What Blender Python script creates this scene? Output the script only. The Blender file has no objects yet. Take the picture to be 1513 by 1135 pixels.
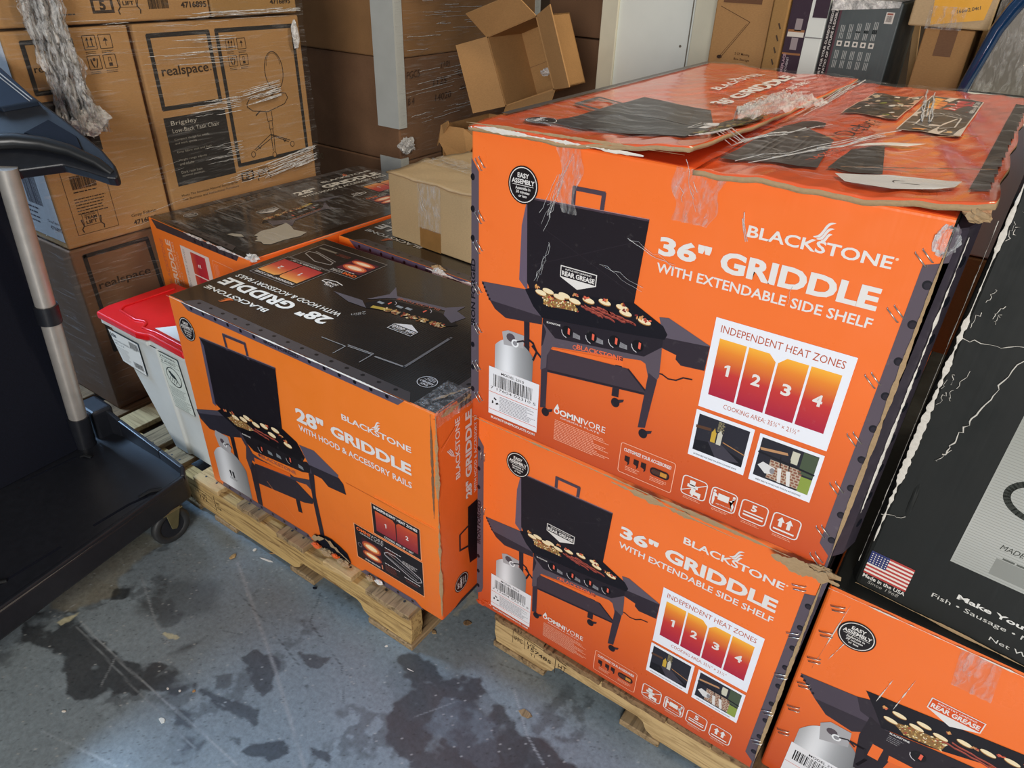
import bpy, bmesh, math, random
import numpy as np
from mathutils import Vector, Matrix

R = random.Random(7)
SC = bpy.context.scene
COL = SC.collection
PI = math.pi

# ------------------------------------------------------------------ camera, world, lights, exposure
cam_d = bpy.data.cameras.new('camera')
cam_d.sensor_fit = 'HORIZONTAL'
cam_d.sensor_width = 36.0
cam_d.lens = 24.461
cam_d.clip_start = 0.02
cam = bpy.data.objects.new('camera', cam_d)
COL.objects.link(cam)
CR, CU, CF = ((0.820343, 0.571092, 0.029859),
              (-0.323485, 0.420344, 0.847743),
              (-0.471588, 0.705099, -0.529566))
cam.matrix_world = Matrix(((CR[0], CU[0], -CF[0], 0.0), (CR[1], CU[1], -CF[1], 0.0), (CR[2], CU[2], -CF[2], 1.38329), (0, 0, 0, 1)))
SC.camera = cam

SC.view_settings.view_transform = 'Standard'
SC.view_settings.look = 'None'
SC.view_settings.exposure = 0.05
SC.view_settings.gamma = 1.0
SC.view_settings.use_curve_mapping = False

wd = bpy.data.worlds.new('daylight')
SC.world = wd
wd.use_nodes = True
wn = wd.node_tree.nodes
wn['Background'].inputs['Color'].default_value = (0.80, 0.90, 1.0, 1)
wn['Background'].inputs['Strength'].default_value = 0.20

def area(name, loc, target, size, power, color, sy=None):
    l = bpy.data.lights.new(name, 'AREA')
    l.energy = power
    l.color = color
    l.size = size
    if sy:
        l.shape = 'RECTANGLE'
        l.size_y = sy
    o = bpy.data.objects.new(name, l)
    COL.objects.link(o)
    o.location = loc
    d = Vector(target) - Vector(loc)
    o.rotation_euler = d.to_track_quat('-Z', 'Y').to_euler()
    return o

area('open_dock_daylight', (0.85, -2.4, 1.72), (-0.7, 1.2, 0.5), 1.2, 110, (1.0, 0.965, 0.92))
area('ceiling_lamp', (0.5, 2.0, 3.0), (-0.9, 1.3, 0.6), 0.35, 42, (1.0, 0.84, 0.62), 1.4)
area('side_door_daylight', (-3.85, 0.22, 2.75), (-1.5, 0.0, 0.0), 0.9, 33, (0.42, 0.66, 1.0)).data.spread = 1.35

# ------------------------------------------------------------------ colour and material helpers
def lin(c):
    return c / 12.92 if c <= 0.04045 else ((c + 0.055) / 1.055) ** 2.4

def hx(s):
    s = s.lstrip('#')
    return tuple(lin(int(s[i:i + 2], 16) / 255) for i in (0, 2, 4))

def new_mat(name):
    m = bpy.data.materials.new(name)
    m.use_nodes = True
    nt = m.node_tree
    return m, nt, nt.nodes['Principled BSDF']

def add(nt, kind, **kw):
    n = nt.nodes.new(kind)
    for k, v in kw.items():
        if k in n.inputs:
            n.inputs[k].default_value = v
        else:
            setattr(n, k, v)
    return n

def ramp(nt, fac, stops):
    n = nt.nodes.new('ShaderNodeValToRGB')
    el = n.color_ramp.elements
    while len(el) < len(stops):
        el.new(0.5)
    for e, (p, c) in zip(el, stops):
        e.position = p
        e.color = (c[0], c[1], c[2], 1)
    nt.links.new(fac, n.inputs['Fac'])
    return n.outputs['Color']

def coords(nt, scale=(1, 1, 1), kind='Object', rot=(0, 0, 0)):
    tc = nt.nodes.new('ShaderNodeTexCoord')
    mp = nt.nodes.new('ShaderNodeMapping')
    mp.inputs['Scale'].default_value = scale
    mp.inputs['Rotation'].default_value = rot
    nt.links.new(tc.outputs[kind], mp.inputs['Vector'])
    return mp.outputs['Vector']

def noise(nt, vec, scale, detail=4, rough=0.55, dist=0.0):
    n = nt.nodes.new('ShaderNodeTexNoise')
    n.inputs['Scale'].default_value = scale
    n.inputs['Detail'].default_value = detail
    n.inputs['Roughness'].default_value = rough
    n.inputs['Distortion'].default_value = dist
    nt.links.new(vec, n.inputs['Vector'])
    return n.outputs['Fac']

def bump(nt, bsdf, h, strength, dist=0.001):
    b = nt.nodes.new('ShaderNodeBump')
    b.inputs['Strength'].default_value = strength
    b.inputs['Distance'].default_value = dist
    nt.links.new(h, b.inputs['Height'])
    nt.links.new(b.outputs['Normal'], bsdf.inputs['Normal'])
    return b

def mul(nt, a, b):
    n = nt.nodes.new('ShaderNodeMath')
    n.operation = 'MULTIPLY'
    for i, x in enumerate((a, b)):
        if isinstance(x, (int, float)):
            n.inputs[i].default_value = x
        else:
            nt.links.new(x, n.inputs[i])
    return n.outputs[0]

def mixc(nt, fac, a, b, mode='MIX'):
    n = nt.nodes.new('ShaderNodeMix')
    n.data_type = 'RGBA'
    n.blend_type = mode
    for idx, x in ((0, fac), (6, a), (7, b)):
        if isinstance(x, (int, float)):
            n.inputs[idx].default_value = x
        elif isinstance(x, tuple):
            n.inputs[idx].default_value = (x[0], x[1], x[2], 1)
        else:
            nt.links.new(x, n.inputs[idx])
    return n.outputs[2]

def plain(name, hexc, rough=0.5, metal=0.0, var=0.08, nscale=30, bmp=0.0, spec=0.5, coat=0.0):
    m, nt, b = new_mat(name)
    v = coords(nt)
    c = hx(hexc)
    f = noise(nt, v, nscale)
    lo = tuple(x * (1 - var * 2) for x in c)
    hi = tuple(min(1, x * (1 + var)) for x in c)
    nt.links.new(ramp(nt, f, [(0.3, lo), (0.7, hi)]), b.inputs['Base Color'])
    b.inputs['Roughness'].default_value = rough
    b.inputs['Metallic'].default_value = metal
    b.inputs['Specular IOR Level'].default_value = spec
    b.inputs['Coat Weight'].default_value = coat
    if bmp:
        bump(nt, b, noise(nt, v, nscale * 4), bmp, 0.001)
    return m

def cardboard(name, hexc, rough=0.75, grain=(900, 900, 60), bmp=0.12, spec=0.25, var=0.12):
    """kraft board: slow blotches, fine fibres, faint flute lines"""
    m, nt, b = new_mat(name)
    v = coords(nt)
    c = hx(hexc)
    blot = noise(nt, v, 5, 5)
    col = ramp(nt, blot, [(0.3, tuple(x * (1 - var) for x in c)), (0.7, tuple(min(1, x * (1 + var)) for x in c))])
    fib = noise(nt, coords(nt, (1, 1, 3)), 160, 3)
    col = mixc(nt, 0.35, col, ramp(nt, fib, [(0.35, tuple(x * 0.78 for x in c)), (0.65, tuple(min(1, x * 1.15) for x in c))]))
    nt.links.new(col, b.inputs['Base Color'])
    b.inputs['Roughness'].default_value = rough
    b.inputs['Specular IOR Level'].default_value = spec
    g = noise(nt, coords(nt, (grain[0] / 100, grain[1] / 100, grain[2] / 100)), 28, 3)
    bump(nt, b, g, bmp, 0.0012)
    return m

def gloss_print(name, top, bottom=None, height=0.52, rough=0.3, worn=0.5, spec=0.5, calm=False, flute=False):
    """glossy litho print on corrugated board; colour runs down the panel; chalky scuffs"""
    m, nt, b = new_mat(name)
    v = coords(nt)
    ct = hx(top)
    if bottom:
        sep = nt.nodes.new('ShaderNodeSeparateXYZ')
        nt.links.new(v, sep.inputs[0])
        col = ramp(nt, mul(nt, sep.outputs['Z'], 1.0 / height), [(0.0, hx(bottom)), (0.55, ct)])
    else:
        col = mixc(nt, 0.5, ct, ct)
    sc = noise(nt, coords(nt, (6, 6, 1.2)), 22, 8, 0.7)
    col = mixc(nt, ramp(nt, sc, [(0.68, (0, 0, 0)), (0.78, (worn * 0.35,) * 3)]), col, hx('#e8b090') if bottom or top > '#888888' else hx('#7a746c'))
    nt.links.new(col, b.inputs['Base Color'])
    rr = noise(nt, v, 14, 5)
    nt.links.new(ramp(nt, rr, [(0.3, (rough * 0.8,) * 3), (0.75, (rough * 1.5,) * 3)]), b.inputs['Roughness'])
    b.inputs['Specular IOR Level'].default_value = spec
    fl = noise(nt, coords(nt, (1, 1, 0.02)), 150, 1)
    bg = noise(nt, v, 7, 3)
    if flute:
        wv = nt.nodes.new('ShaderNodeTexWave')
        wv.bands_direction = 'X'
        wv.inputs['Scale'].default_value = 52
        wv.inputs['Distortion'].default_value = 0.6
        wv.inputs['Detail Scale'].default_value = 0.4
        nt.links.new(v, wv.inputs['Vector'])
        fl = wv.outputs['Fac']
    if calm:
        b.inputs['Coat Weight'].default_value = 0.7
        b.inputs['Coat Roughness'].default_value = 0.10
    s = nt.nodes.new('ShaderNodeMath')
    s.operation = 'ADD'
    nt.links.new(mul(nt, fl, 0.25), s.inputs[0])
    nt.links.new(mul(nt, bg, 3.0 if not calm else 4.0), s.inputs[1])
    bump(nt, b, s.outputs[0], 0.35 if not calm else 0.25, 0.002)
    return m

def ink_mat(name, rough=0.34, spec=0.38):
    m, nt, b = new_mat(name)
    a = nt.nodes.new('ShaderNodeAttribute')
    a.attribute_name = 'Col'
    sc = noise(nt, coords(nt), 60, 6, 0.7)
    col = mixc(nt, ramp(nt, sc, [(0.60, (0, 0, 0)), (0.80, (0.10,) * 3)]), a.outputs['Color'], (0.55, 0.5, 0.46))
    nt.links.new(col, b.inputs['Base Color'])
    b.inputs['Roughness'].default_value = rough
    b.inputs['Specular IOR Level'].default_value = spec
    bump(nt, b, noise(nt, coords(nt), 7, 3), 0.35, 0.006)
    return m

def film_mat(name, low=0.03, high=0.5, stretch=(1, 1, 14), scale=9, rough=0.12, tint=(1, 1, 1), thr=(0.45, 0.75)):
    """clear stretch wrap: mostly see-through, glossy where it bunches into creases"""
    m, nt, b = new_mat(name)
    out = nt.nodes['Material Output']
    nt.nodes.remove(b)
    tr = nt.nodes.new('ShaderNodeBsdfTransparent')
    tr.inputs['Color'].default_value = (*[0.97 * t for t in tint], 1)
    gl = nt.nodes.new('ShaderNodeBsdfPrincipled')
    gl.inputs['Base Color'].default_value = (0.93, 0.93, 0.92, 1)
    gl.inputs['Roughness'].default_value = rough
    gl.inputs['Specular IOR Level'].default_value = 1.0
    mx = nt.nodes.new('ShaderNodeMixShader')
    v = coords(nt, stretch)
    n1 = noise(nt, v, scale, 7, 0.65, 0.6)
    fac = ramp(nt, n1, [(thr[0], (low,) * 3), (thr[1], (high,) * 3)])
    nt.links.new(fac, mx.inputs['Fac'])
    nt.links.new(tr.outputs[0], mx.inputs[1])
    nt.links.new(gl.outputs[0], mx.inputs[2])
    nt.links.new(mx.outputs[0], out.inputs['Surface'])
    bp = nt.nodes.new('ShaderNodeBump')
    bp.inputs['Strength'].default_value = 1.0
    bp.inputs['Distance'].default_value = 0.012
    nt.links.new(n1, bp.inputs['Height'])
    nt.links.new(bp.outputs['Normal'], gl.inputs['Normal'])
    return m

def wood(name, base, dark, axis='X', rough=0.8):
    m, nt, b = new_mat(name)
    st = {'X': (1.2, 14, 14), 'Y': (14, 1.2, 14)}[axis]
    v = coords(nt, st)
    g = noise(nt, v, 5, 6, 0.6, 1.2)
    col = ramp(nt, g, [(0.30, hx(dark)), (0.52, hx(base)), (0.80, tuple(min(1, x * 1.18) for x in hx(base)))])
    st2 = noise(nt, coords(nt), 9, 5, 0.7)
    col = mixc(nt, ramp(nt, st2, [(0.56, (0, 0, 0)), (0.72, (0.55,) * 3)]), col, hx(dark))
    nt.links.new(col, b.inputs['Base Color'])
    b.inputs['Roughness'].default_value = rough
    b.inputs['Specular IOR Level'].default_value = 0.25
    bump(nt, b, g, 0.45, 0.003)
    return m

M = {
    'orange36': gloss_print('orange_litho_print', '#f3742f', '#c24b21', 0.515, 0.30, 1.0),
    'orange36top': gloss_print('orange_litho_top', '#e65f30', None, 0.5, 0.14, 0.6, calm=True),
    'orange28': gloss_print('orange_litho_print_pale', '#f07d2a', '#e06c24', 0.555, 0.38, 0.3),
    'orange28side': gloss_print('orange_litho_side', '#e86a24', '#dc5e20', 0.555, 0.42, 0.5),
    'black28': gloss_print('black_litho_top', '#211d1b', None, 0.5, 0.20, 0.35, calm=True, flute=True),
    'black': gloss_print('black_scuffed_and_shade_print', '#20211f', None, 0.5, 0.45, 1.0, 0.35),  # also blackens carton faces to stand in for shade in the gap
    'ink': ink_mat('printed_ink'),
    'inkmatte': ink_mat('printed_ink_on_kraft', 0.7, 0.25),
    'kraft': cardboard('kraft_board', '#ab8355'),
    'kraftdark': cardboard('kraft_board_brown_and_shade', '#7a5a42'),  # on the low chair cartons this darker tone stands in for shade
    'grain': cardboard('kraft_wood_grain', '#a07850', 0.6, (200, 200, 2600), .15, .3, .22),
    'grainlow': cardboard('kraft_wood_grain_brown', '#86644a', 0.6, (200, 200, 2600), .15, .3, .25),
    'kraftpale': cardboard('kraft_board_pale', '#b39a74', 0.55, spec=0.4),
    'kraftyellow': cardboard('kraft_board_yellow', '#a07c4c'),
    'edge': cardboard('torn_board_edge', '#a58a68', 0.9, (900, 900, 900), 0.6),
    'edgepale': cardboard('torn_white_liner', '#d8d2c8', 0.9, (900, 900, 900), 0.5),
    'film': film_mat('stretch_wrap', 0.012, 0.32, (1, 1, 16), 8, thr=(0.52, 0.85)),
    'strand': film_mat('drawn_wrap', 0.03, 0.75, (14, 14, 1.3), 5, 0.12, thr=(0.42, 0.62)),
    'filmtop': film_mat('stretch_wrap_flat', 0.02, 0.35, (2, 10, 2), 6, 0.16, thr=(0.5, 0.8)),
    'tape': film_mat('clear_tape', 0.06, 0.45, (3, 3, 1), 30, 0.15, thr=(0.45, 0.7)),
    'strand2': film_mat('crumpled_clear_wrap', 0.25, 0.8, (3, 3, 3), 12, 0.15, thr=(0.42, 0.75)),
    'filmthick': film_mat('bunched_wrap', 0.30, 0.95, (1, 1, 1), 45, 0.15, thr=(0.38, 0.62)),
    'woodpale': wood('pallet_pine', '#c2a474', '#8a6c45'),
    'woodgrey': wood('pallet_board_weathered', '#9a815f', '#54432f', 'Y'),
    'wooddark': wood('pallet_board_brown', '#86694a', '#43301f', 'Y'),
    'woodrough': wood('pallet_stringer_yellow', '#bd9d66', '#6a4a2c'),
    'steel': plain('staple_steel', '#c9c2b8', 0.3, 0.9),
    'alu': plain('brushed_tube', '#b9b4ae', 0.38, 0.55, 0.05),
    'zinc': plain('zinc_bracket', '#a79d74', 0.35, 0.9),
    'blackpl': plain('black_moulded_plastic', '#1b1d23', 0.38, 0, 0.1, 60, 0.15),
    'blackgrip': plain('black_grip_plastic', '#1b1c1e', 0.34, 0, 0.05, 60, 0.05),
    'fabric': plain('navy_black_fabric', '#0b0f1c', 0.85, 0, 0.2, 400, 0.3, 0.2),
    'rubber': plain('grey_rubber_tyre', '#2b2c2d', 0.55, 0, 0.1, 40),
    'red': plain('red_plastic', '#d3161c', 0.3, 0, 0.04, 20),
    'whitepl': plain('white_plastic', '#cfd4d2', 0.4, 0, 0.03, 12),
    'whitepaint': plain('white_painted_panel', '#dfe5e0', 0.45, 0, 0.02, 8),
    'creampaint': plain('cream_painted_trim', '#d3d1bd', 0.5, 0, 0.03, 12),
    'guard': plain('white_corner_guard', '#ccd0cc', 0.4, 0, 0.03, 10),
    'blue': plain('blue_enamel', '#163a63', 0.15, 0.2, 0.05, 20, 0, 0.6, 0.6),
    'greybag': cardboard('grey_brown_board', '#6f695e', 0.4, spec=0.5),
    'tan': plain('tan_board', '#c9a677', 0.6, 0, 0.06, 10),
    'greybox': gloss_print('slate_print', '#4b5557', None, 0.5, 0.4, 0.2),
    'wall': plain('dim_wall_paint', '#6a5a4a', 0.9, 0, 0.1, 3),
}
# ------------------------------------------------------------------ mesh builder
class MB:
    def __init__(s):
        s.v = []; s.f = []; s.m = []; s.sm = []
    def raw(s, vs, fs, mi=0, smooth=False):
        o = len(s.v)
        s.v += [tuple(p) for p in vs]
        for f in fs:
            s.f.append(tuple(o + i for i in f)); s.m.append(mi); s.sm.append(smooth)
    def box(s, x0, y0, z0, x1, y1, z1, mi=0):
        vs = [(x, y, z) for z in (z0, z1) for y in (y0, y1) for x in (x0, x1)]
        s.raw(vs, [(0, 2, 3, 1), (4, 5, 7, 6), (0, 1, 5, 4), (2, 6, 7, 3), (0, 4, 6, 2), (1, 3, 7, 5)], mi)
    def obox(s, c, ax, ay, az, mi=0):
        c = Vector(c); ax = Vector(ax); ay = Vector(ay); az = Vector(az)
        vs = [c + ax * i + ay * j + az * k for k in (-1, 1) for j in (-1, 1) for i in (-1, 1)]
        s.raw(vs, [(0, 2, 3, 1), (4, 5, 7, 6), (0, 1, 5, 4), (2, 6, 7, 3), (0, 4, 6, 2), (1, 3, 7, 5)], mi)
    def prism(s, pts, vec, mi=0, smooth=False):
        """extrude a polygon (3-D points) along vec"""
        vec = Vector(vec); n = len(pts)
        a = [Vector(p) for p in pts]; b = [p + vec for p in a]
        s.raw(a + b, [tuple(range(n))[::-1], tuple(range(n, 2 * n))] + [(i, (i + 1) % n, n + (i + 1) % n, n + i) for i in range(n)], mi, smooth)
    def tube(s, pts, r, n=10, mi=0, cap=True, flat=1.0):
        pts = [Vector(p) for p in pts]
        rs = r if isinstance(r, (list, tuple)) else [r] * len(pts)
        rings = []
        up = None
        for i, p in enumerate(pts):
            t = (pts[min(i + 1, len(pts) - 1)] - pts[max(i - 1, 0)]).normalized()
            if up is None:
                up = Vector((0, 0, 1)) if abs(t.z) < 0.9 else Vector((1, 0, 0))
            a = t.cross(up).normalized(); b = a.cross(t).normalized(); up = b
            rings.append([p + (a * math.cos(2 * PI * k / n) + b * math.sin(2 * PI * k / n) * flat) * rs[i] for k in range(n)])
        vs = [q for g in rings for q in g]
        fs = [(i * n + k, i * n + (k + 1) % n, (i + 1) * n + (k + 1) % n, (i + 1) * n + k) for i in range(len(pts) - 1) for k in range(n)]
        s.raw(vs, fs, mi, True)
        if cap:
            m = len(vs) - n
            s.raw(rings[0], [tuple(range(n))[::-1]], mi); s.raw(rings[-1], [tuple(range(n))], mi)
    def build(s, name, mats, parent=None, bevel=0.0, seg=2, loc=None):
        me = bpy.data.meshes.new(name)
        me.from_pydata(s.v, [], s.f)
        if not isinstance(mats, (list, tuple)):
            mats = [mats]
        for m in mats:
            me.materials.append(m)
        me.polygons.foreach_set('material_index', s.m)
        me.polygons.foreach_set('use_smooth', s.sm)
        bm = bmesh.new(); bm.from_mesh(me)
        bmesh.ops.recalc_face_normals(bm, faces=bm.faces)
        if bevel:
            eds = [e for e in bm.edges if len(e.link_faces) == 2 and e.calc_face_angle(0) > 0.5]
            bmesh.ops.bevel(bm, geom=eds, offset=bevel, segments=seg, affect='EDGES', profile=0.5, clamp_overlap=True)
        bm.to_mesh(me); bm.free()
        me.update()
        o = bpy.data.objects.new(name, me)
        COL.objects.link(o)
        if parent:
            o.parent = parent
        if loc:
            o.location = loc
        return o

def empty(name, loc=(0, 0, 0), rz=0.0, rot=None):
    o = bpy.data.objects.new(name, None)
    COL.objects.link(o)
    o.empty_display_size = 0.1
    o.location = loc
    o.rotation_euler = rot if rot else (0, 0, rz)
    return o

def tag(o, label, cat, group=None, kind=None):
    o['label'] = label; o['category'] = cat
    if group: o['group'] = group
    if kind: o['kind'] = kind
    return o

def lab(o, label):
    o['label'] = label
    return o

# ------------------------------------------------------------------ printed artwork (flat ink shapes in millimetres on a panel)
_tc = {}
def text_shape(s, bold=0.0):
    k = (s, bold)
    if k not in _tc:
        cu = bpy.data.curves.new('lettering', 'FONT')
        cu.body = s
        cu.size = 1.0
        cu.offset = bold
        cu.resolution_u = 2 if len(s) > 14 else 3
        ob = bpy.data.objects.new('lettering', cu)
        me = bpy.data.meshes.new_from_object(ob)
        vs = np.zeros(len(me.vertices) * 3)
        me.vertices.foreach_get('co', vs)
        vs = vs.reshape(-1, 3)[:, :2]
        fs = [tuple(p.vertices) for p in me.polygons]
        lo = vs.min(0); hi = vs.max(0)
        vs = (vs - lo) / (hi - lo)
        bpy.data.objects.remove(ob); bpy.data.curves.remove(cu); bpy.data.meshes.remove(me)
        _tc[k] = (vs, fs)
    return _tc[k]

class Art:
    def __init__(s):
        s.v = []; s.o = []; s.c = []; s.f = []
    def add(s, pts, faces, cols, L):
        o = len(s.v)
        s.v += [tuple(p) for p in pts]
        s.o += [L] * len(pts)
        s.c += cols
        s.f += [tuple(o + i for i in f) for f in faces]
    def poly(s, pts, col, L=1):
        c = hx(col) if isinstance(col, str) else col
        s.add(pts, [tuple(range(len(pts)))], [c] * len(pts), L)
    def rect(s, x0, y0, x1, y1, col, L=1):
        s.poly([(x0, y0), (x1, y0), (x1, y1), (x0, y1)], col, L)
    def grad(s, x0, y0, x1, y1, stops, L=1, horiz=False):
        """stops: list of (t, hex) from bottom to top"""
        for (t0, c0), (t1, c1) in zip(stops[:-1], stops[1:]):
            a, b = hx(c0), hx(c1)
            if horiz:
                xa, xb = x0 + (x1 - x0) * t0, x0 + (x1 - x0) * t1
                s.add([(xa, y0), (xb, y0), (xb, y1), (xa, y1)], [(0, 1, 2, 3)], [a, b, b, a], L)
            else:
                ya, yb = y0 + (y1 - y0) * t0, y0 + (y1 - y0) * t1
                s.add([(x0, ya), (x1, ya), (x1, yb), (x0, yb)], [(0, 1, 2, 3)], [a, a, b, b], L)
    def ell(s, cx, cy, rx, ry, col, L=1, n=24, rot=0.0):
        ca, sa = math.cos(rot), math.sin(rot)
        s.poly([(cx + rx * math.cos(2 * PI * i / n) * ca - ry * math.sin(2 * PI * i / n) * sa,
                 cy + rx * math.cos(2 * PI * i / n) * sa + ry * math.sin(2 * PI * i / n) * ca) for i in range(n)], col, L)
    def line(s, pts, w, col, L=1, closed=False):
        c = hx(col)
        P = [Vector(p) for p in pts]
        if closed:
            P.append(P[0])
        for i in range(len(P) - 1):
            a, b = P[i], P[i + 1]
            d = b - a
            if d.length < 1e-6:
                continue
            d.normalize()
            n = Vector((-d.y, d.x)) * (w / 2)
            e = d * (w * 0.3)
            s.add([a - n - e, b - n + e, b + n + e, a + n - e], [(0, 1, 2, 3)], [c] * 4, L + 0.02 * (i % 2))
    def rrect(s, x0, y0, x1, y1, r, w, col, L=1, skew=0):
        pts = []
        for cx, cy, a0 in ((x1 - r, y1 - r, 0), (x0 + r, y1 - r, 90), (x0 + r, y0 + r, 180), (x1 - r, y0 + r, 270)):
            for k in range(4):
                a = math.radians(a0 + 30 * k)
                pts.append((cx + r * math.cos(a), cy + r * math.sin(a)))
        s.line(pts, w, col, L, True)
    def text(s, body, x, y, w, h, col, L=3, bold=0.012, ang=0.0, shear=0.0):
        vs, fs = text_shape(body, bold)
        X = vs[:, 0] * w + vs[:, 1] * h * shear; Y = vs[:, 1] * h
        ca, sa = math.cos(math.radians(ang)), math.sin(math.radians(ang))
        c = hx(col)
        s.add(list(zip(x + X * ca - Y * sa, y + X * sa + Y * ca)), fs, [c] * len(vs), L)
    def lines(s, x, y, w, n, lh, col, L=3, th=None, seed=1, ragged=0.25):
        """tiny unreadable print: rows of short word marks"""
        r = random.Random(seed)
        th = th or lh * 0.5
        for k in range(n):
            xe = x + w * (1 - r.random() * ragged); xx = x
            while xx < xe:
                ww = th * r.uniform(1.6, 5)
                s.rect(xx, y - k * lh - th, min(xx + ww, xe), y - k * lh, col, L)
                xx += ww + th * 0.7
    def barcode(s, x0, y0, x1, y1, col='#1a1a1a', L=3, seed=3):
        r = random.Random(seed); x = x0
        while x < x1 - 0.6:
            w = r.choice((0.5, 0.8, 1.3, 1.9)) * (x1 - x0) / 80
            s.rect(x, y0, min(x + w, x1), y1, col, L)
            x += w + r.choice((0.6, 0.9, 1.5)) * (x1 - x0) / 80
    def flame(s, x, y, w, h, col, L=3):
        for k, (x0, y0, x1, y1) in enumerate(((.0, .10, .98, 1.0), (.20, .02, .98, .70), (.45, -.04, .95, .40))):
            up = []; lo = []
            for i in range(11):
                q = i / 10
                px = x0 + (x1 - x0) * (q + .06 * math.sin(2 * PI * q))
                py = y0 + (y1 - y0) * (q - .13 * math.sin(2 * PI * q))
                th = .085 * math.sin(PI * min(1, q * .92 + .06)) ** .8
                up.append((x + w * (px - th * .5), y + h * (py + th)))
                lo.append((x + w * (px + th * .5), y + h * (py - th)))
            s.poly(up + lo[::-1], col, L + 0.1 * k)
    def build(s, name, fmap, parent, mat=None, off=0.0008):
        me = bpy.data.meshes.new(name)
        vs = [fmap(p[0] / 1000, p[1] / 1000, off * 0.7 + l * 0.00007) for p, l in zip(s.v, s.o)]
        me.from_pydata(vs, [], s.f)
        at = me.color_attributes.new('Col', 'FLOAT_COLOR', 'POINT')
        arr = np.ones((len(s.v), 4)); arr[:, :3] = np.array(s.c)
        at.data.foreach_set('color', arr.ravel())
        me.materials.append(mat or M['ink'])
        o = bpy.data.objects.new(name, me)
        COL.objects.link(o)
        o.parent = parent
        return o

def front(u, v, o): return (u, -o, v)
def topm(H): return lambda u, v, o: (u, v, H + o)
def side(W): return lambda d, v, o: (W + o, d, v)

WHT = '#e2ddd8'; DK = '#241d22'; GRY = '#5a4f58'; GRY2 = '#473c46'; CHAR = '#2c252b'

def easy(A, cx, cy, r, L=4):
    A.ell(cx, cy, r, r * 1.06, '#1c1516', L, 32)
    A.ell(cx, cy, r * 0.92, r * 0.98, WHT, L + 0.5, 32)
    A.ell(cx, cy, r * 0.87, r * 0.93, '#1c1516', L + 1, 32)
    A.text('EASY', cx - r * 0.38, cy + r * 0.38, r * 0.76, r * 0.27, WHT, L + 2, 0.03)
    A.text('ASSEMBLY', cx - r * 0.76, cy + r * 0.05, r * 1.52, r * 0.27, WHT, L + 2, 0.03)
    A.rect(cx - r * 0.7, cy - r * 0.04, cx + r * 0.7, cy - r * 0.01, WHT, L + 2)
    A.text('Assemble in', cx - r * 0.5, cy - r * 0.27, r * 1.0, r * 0.17, WHT, L + 2, 0.02)
    A.text('30 minutes', cx - r * 0.45, cy - r * 0.48, r * 0.9, r * 0.16, WHT, L + 2, 0.02)
    A.text('or less', cx - r * 0.27, cy - r * 0.69, r * 0.54, r * 0.16, WHT, L + 2, 0.02)

def badge(A, x0, x1, ytop, ymid, ytip, L=5, fill=CHAR):
    cx = (x0 + x1) / 2
    A.poly([(x0, ytop), (x0, ymid), (cx, ytip), (x1, ymid), (x1, ytop)], WHT, L)
    A.poly([(x0 + 1.5, ytop - 1.5), (x0 + 1.5, ymid + 1), (x1 - 1.5, ymid + 1), (x1 - 1.5, ytop - 1.5)], fill, L + 1)
    w = x1 - x0; h = ytop - ymid
    A.text('INDUSTRY LEADING', x0 + w * 0.14, ytop - h * 0.32, w * 0.72, h * 0.14, WHT, L + 2, 0.02)
    A.text('REAR GREASE', x0 + w * 0.05, ymid + h * 0.16, w * 0.90, h * 0.42, WHT, L + 2, 0.035)

def food(A, pans, hash_poly, bacon, meats, L=6, sc=1.0, seed=2):
    r = random.Random(seed)
    xs = [p[0] for p in hash_poly]; ys = [p[1] for p in hash_poly]
    A.poly(hash_poly, '#8d6a3e', L)
    def inside(x, y):
        c = False; n = len(hash_poly)
        for i in range(n):
            (x1, y1), (x2, y2) = hash_poly[i], hash_poly[(i + 1) % n]
            if (y1 > y) != (y2 > y) and x < (x2 - x1) * (y - y1) / (y2 - y1) + x1:
                c = not c
        return c
    for k in range(190):
        x, y = r.uniform(min(xs), max(xs)), r.uniform(min(ys), max(ys))
        if inside(x, y):
            A.ell(x, y, r.uniform(1.0, 2.2), r.uniform(.8, 1.4), r.choice(('#e9d39a', '#d8b76c', '#b5854a', '#a3423a', '#efe2bd', '#7c5a34')), L + 0.5 + 0.004 * k, 6, r.random() * 3)
    for k in range(0, len(bacon), 2):
        a, b = bacon[k], bacon[k + 1]
        for j, c in enumerate(('#6e2b26', '#bb6450', '#8b3a31')):
            pts = [(a[0] + (b[0] - a[0]) * t + j * 1.2, a[1] + (b[1] - a[1]) * t - j * 1.0 + 0.8 * math.sin(t * 22 + k)) for t in [i / 10 for i in range(11)]]
            A.line(pts, 2.1 * sc, c, L + 0.6 + 0.05 * j)
    for k, (x, y) in enumerate(pans):
        A.ell(x, y, 10.6 * sc, 4.8 * sc, '#a9773c', L + 1 + k * .05, 16, -0.08)
        A.ell(x, y + 0.8, 10.2 * sc, 4.0 * sc, '#f0dcb4', L + 1.02 + k * .05, 16, -0.08)
    for k, (x, y) in enumerate(meats):
        for j in range(5):
            A.ell(x + r.uniform(-5, 5) * sc, y + r.uniform(-2, 2) * sc, 3.0 * sc, 1.5 * sc, r.choice(('#b04a3c', '#7d2c2a', '#c98b5a', '#e0a35c', '#d8684c')), L + 2 + 0.03 * j, 8, r.random() * 3)

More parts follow.
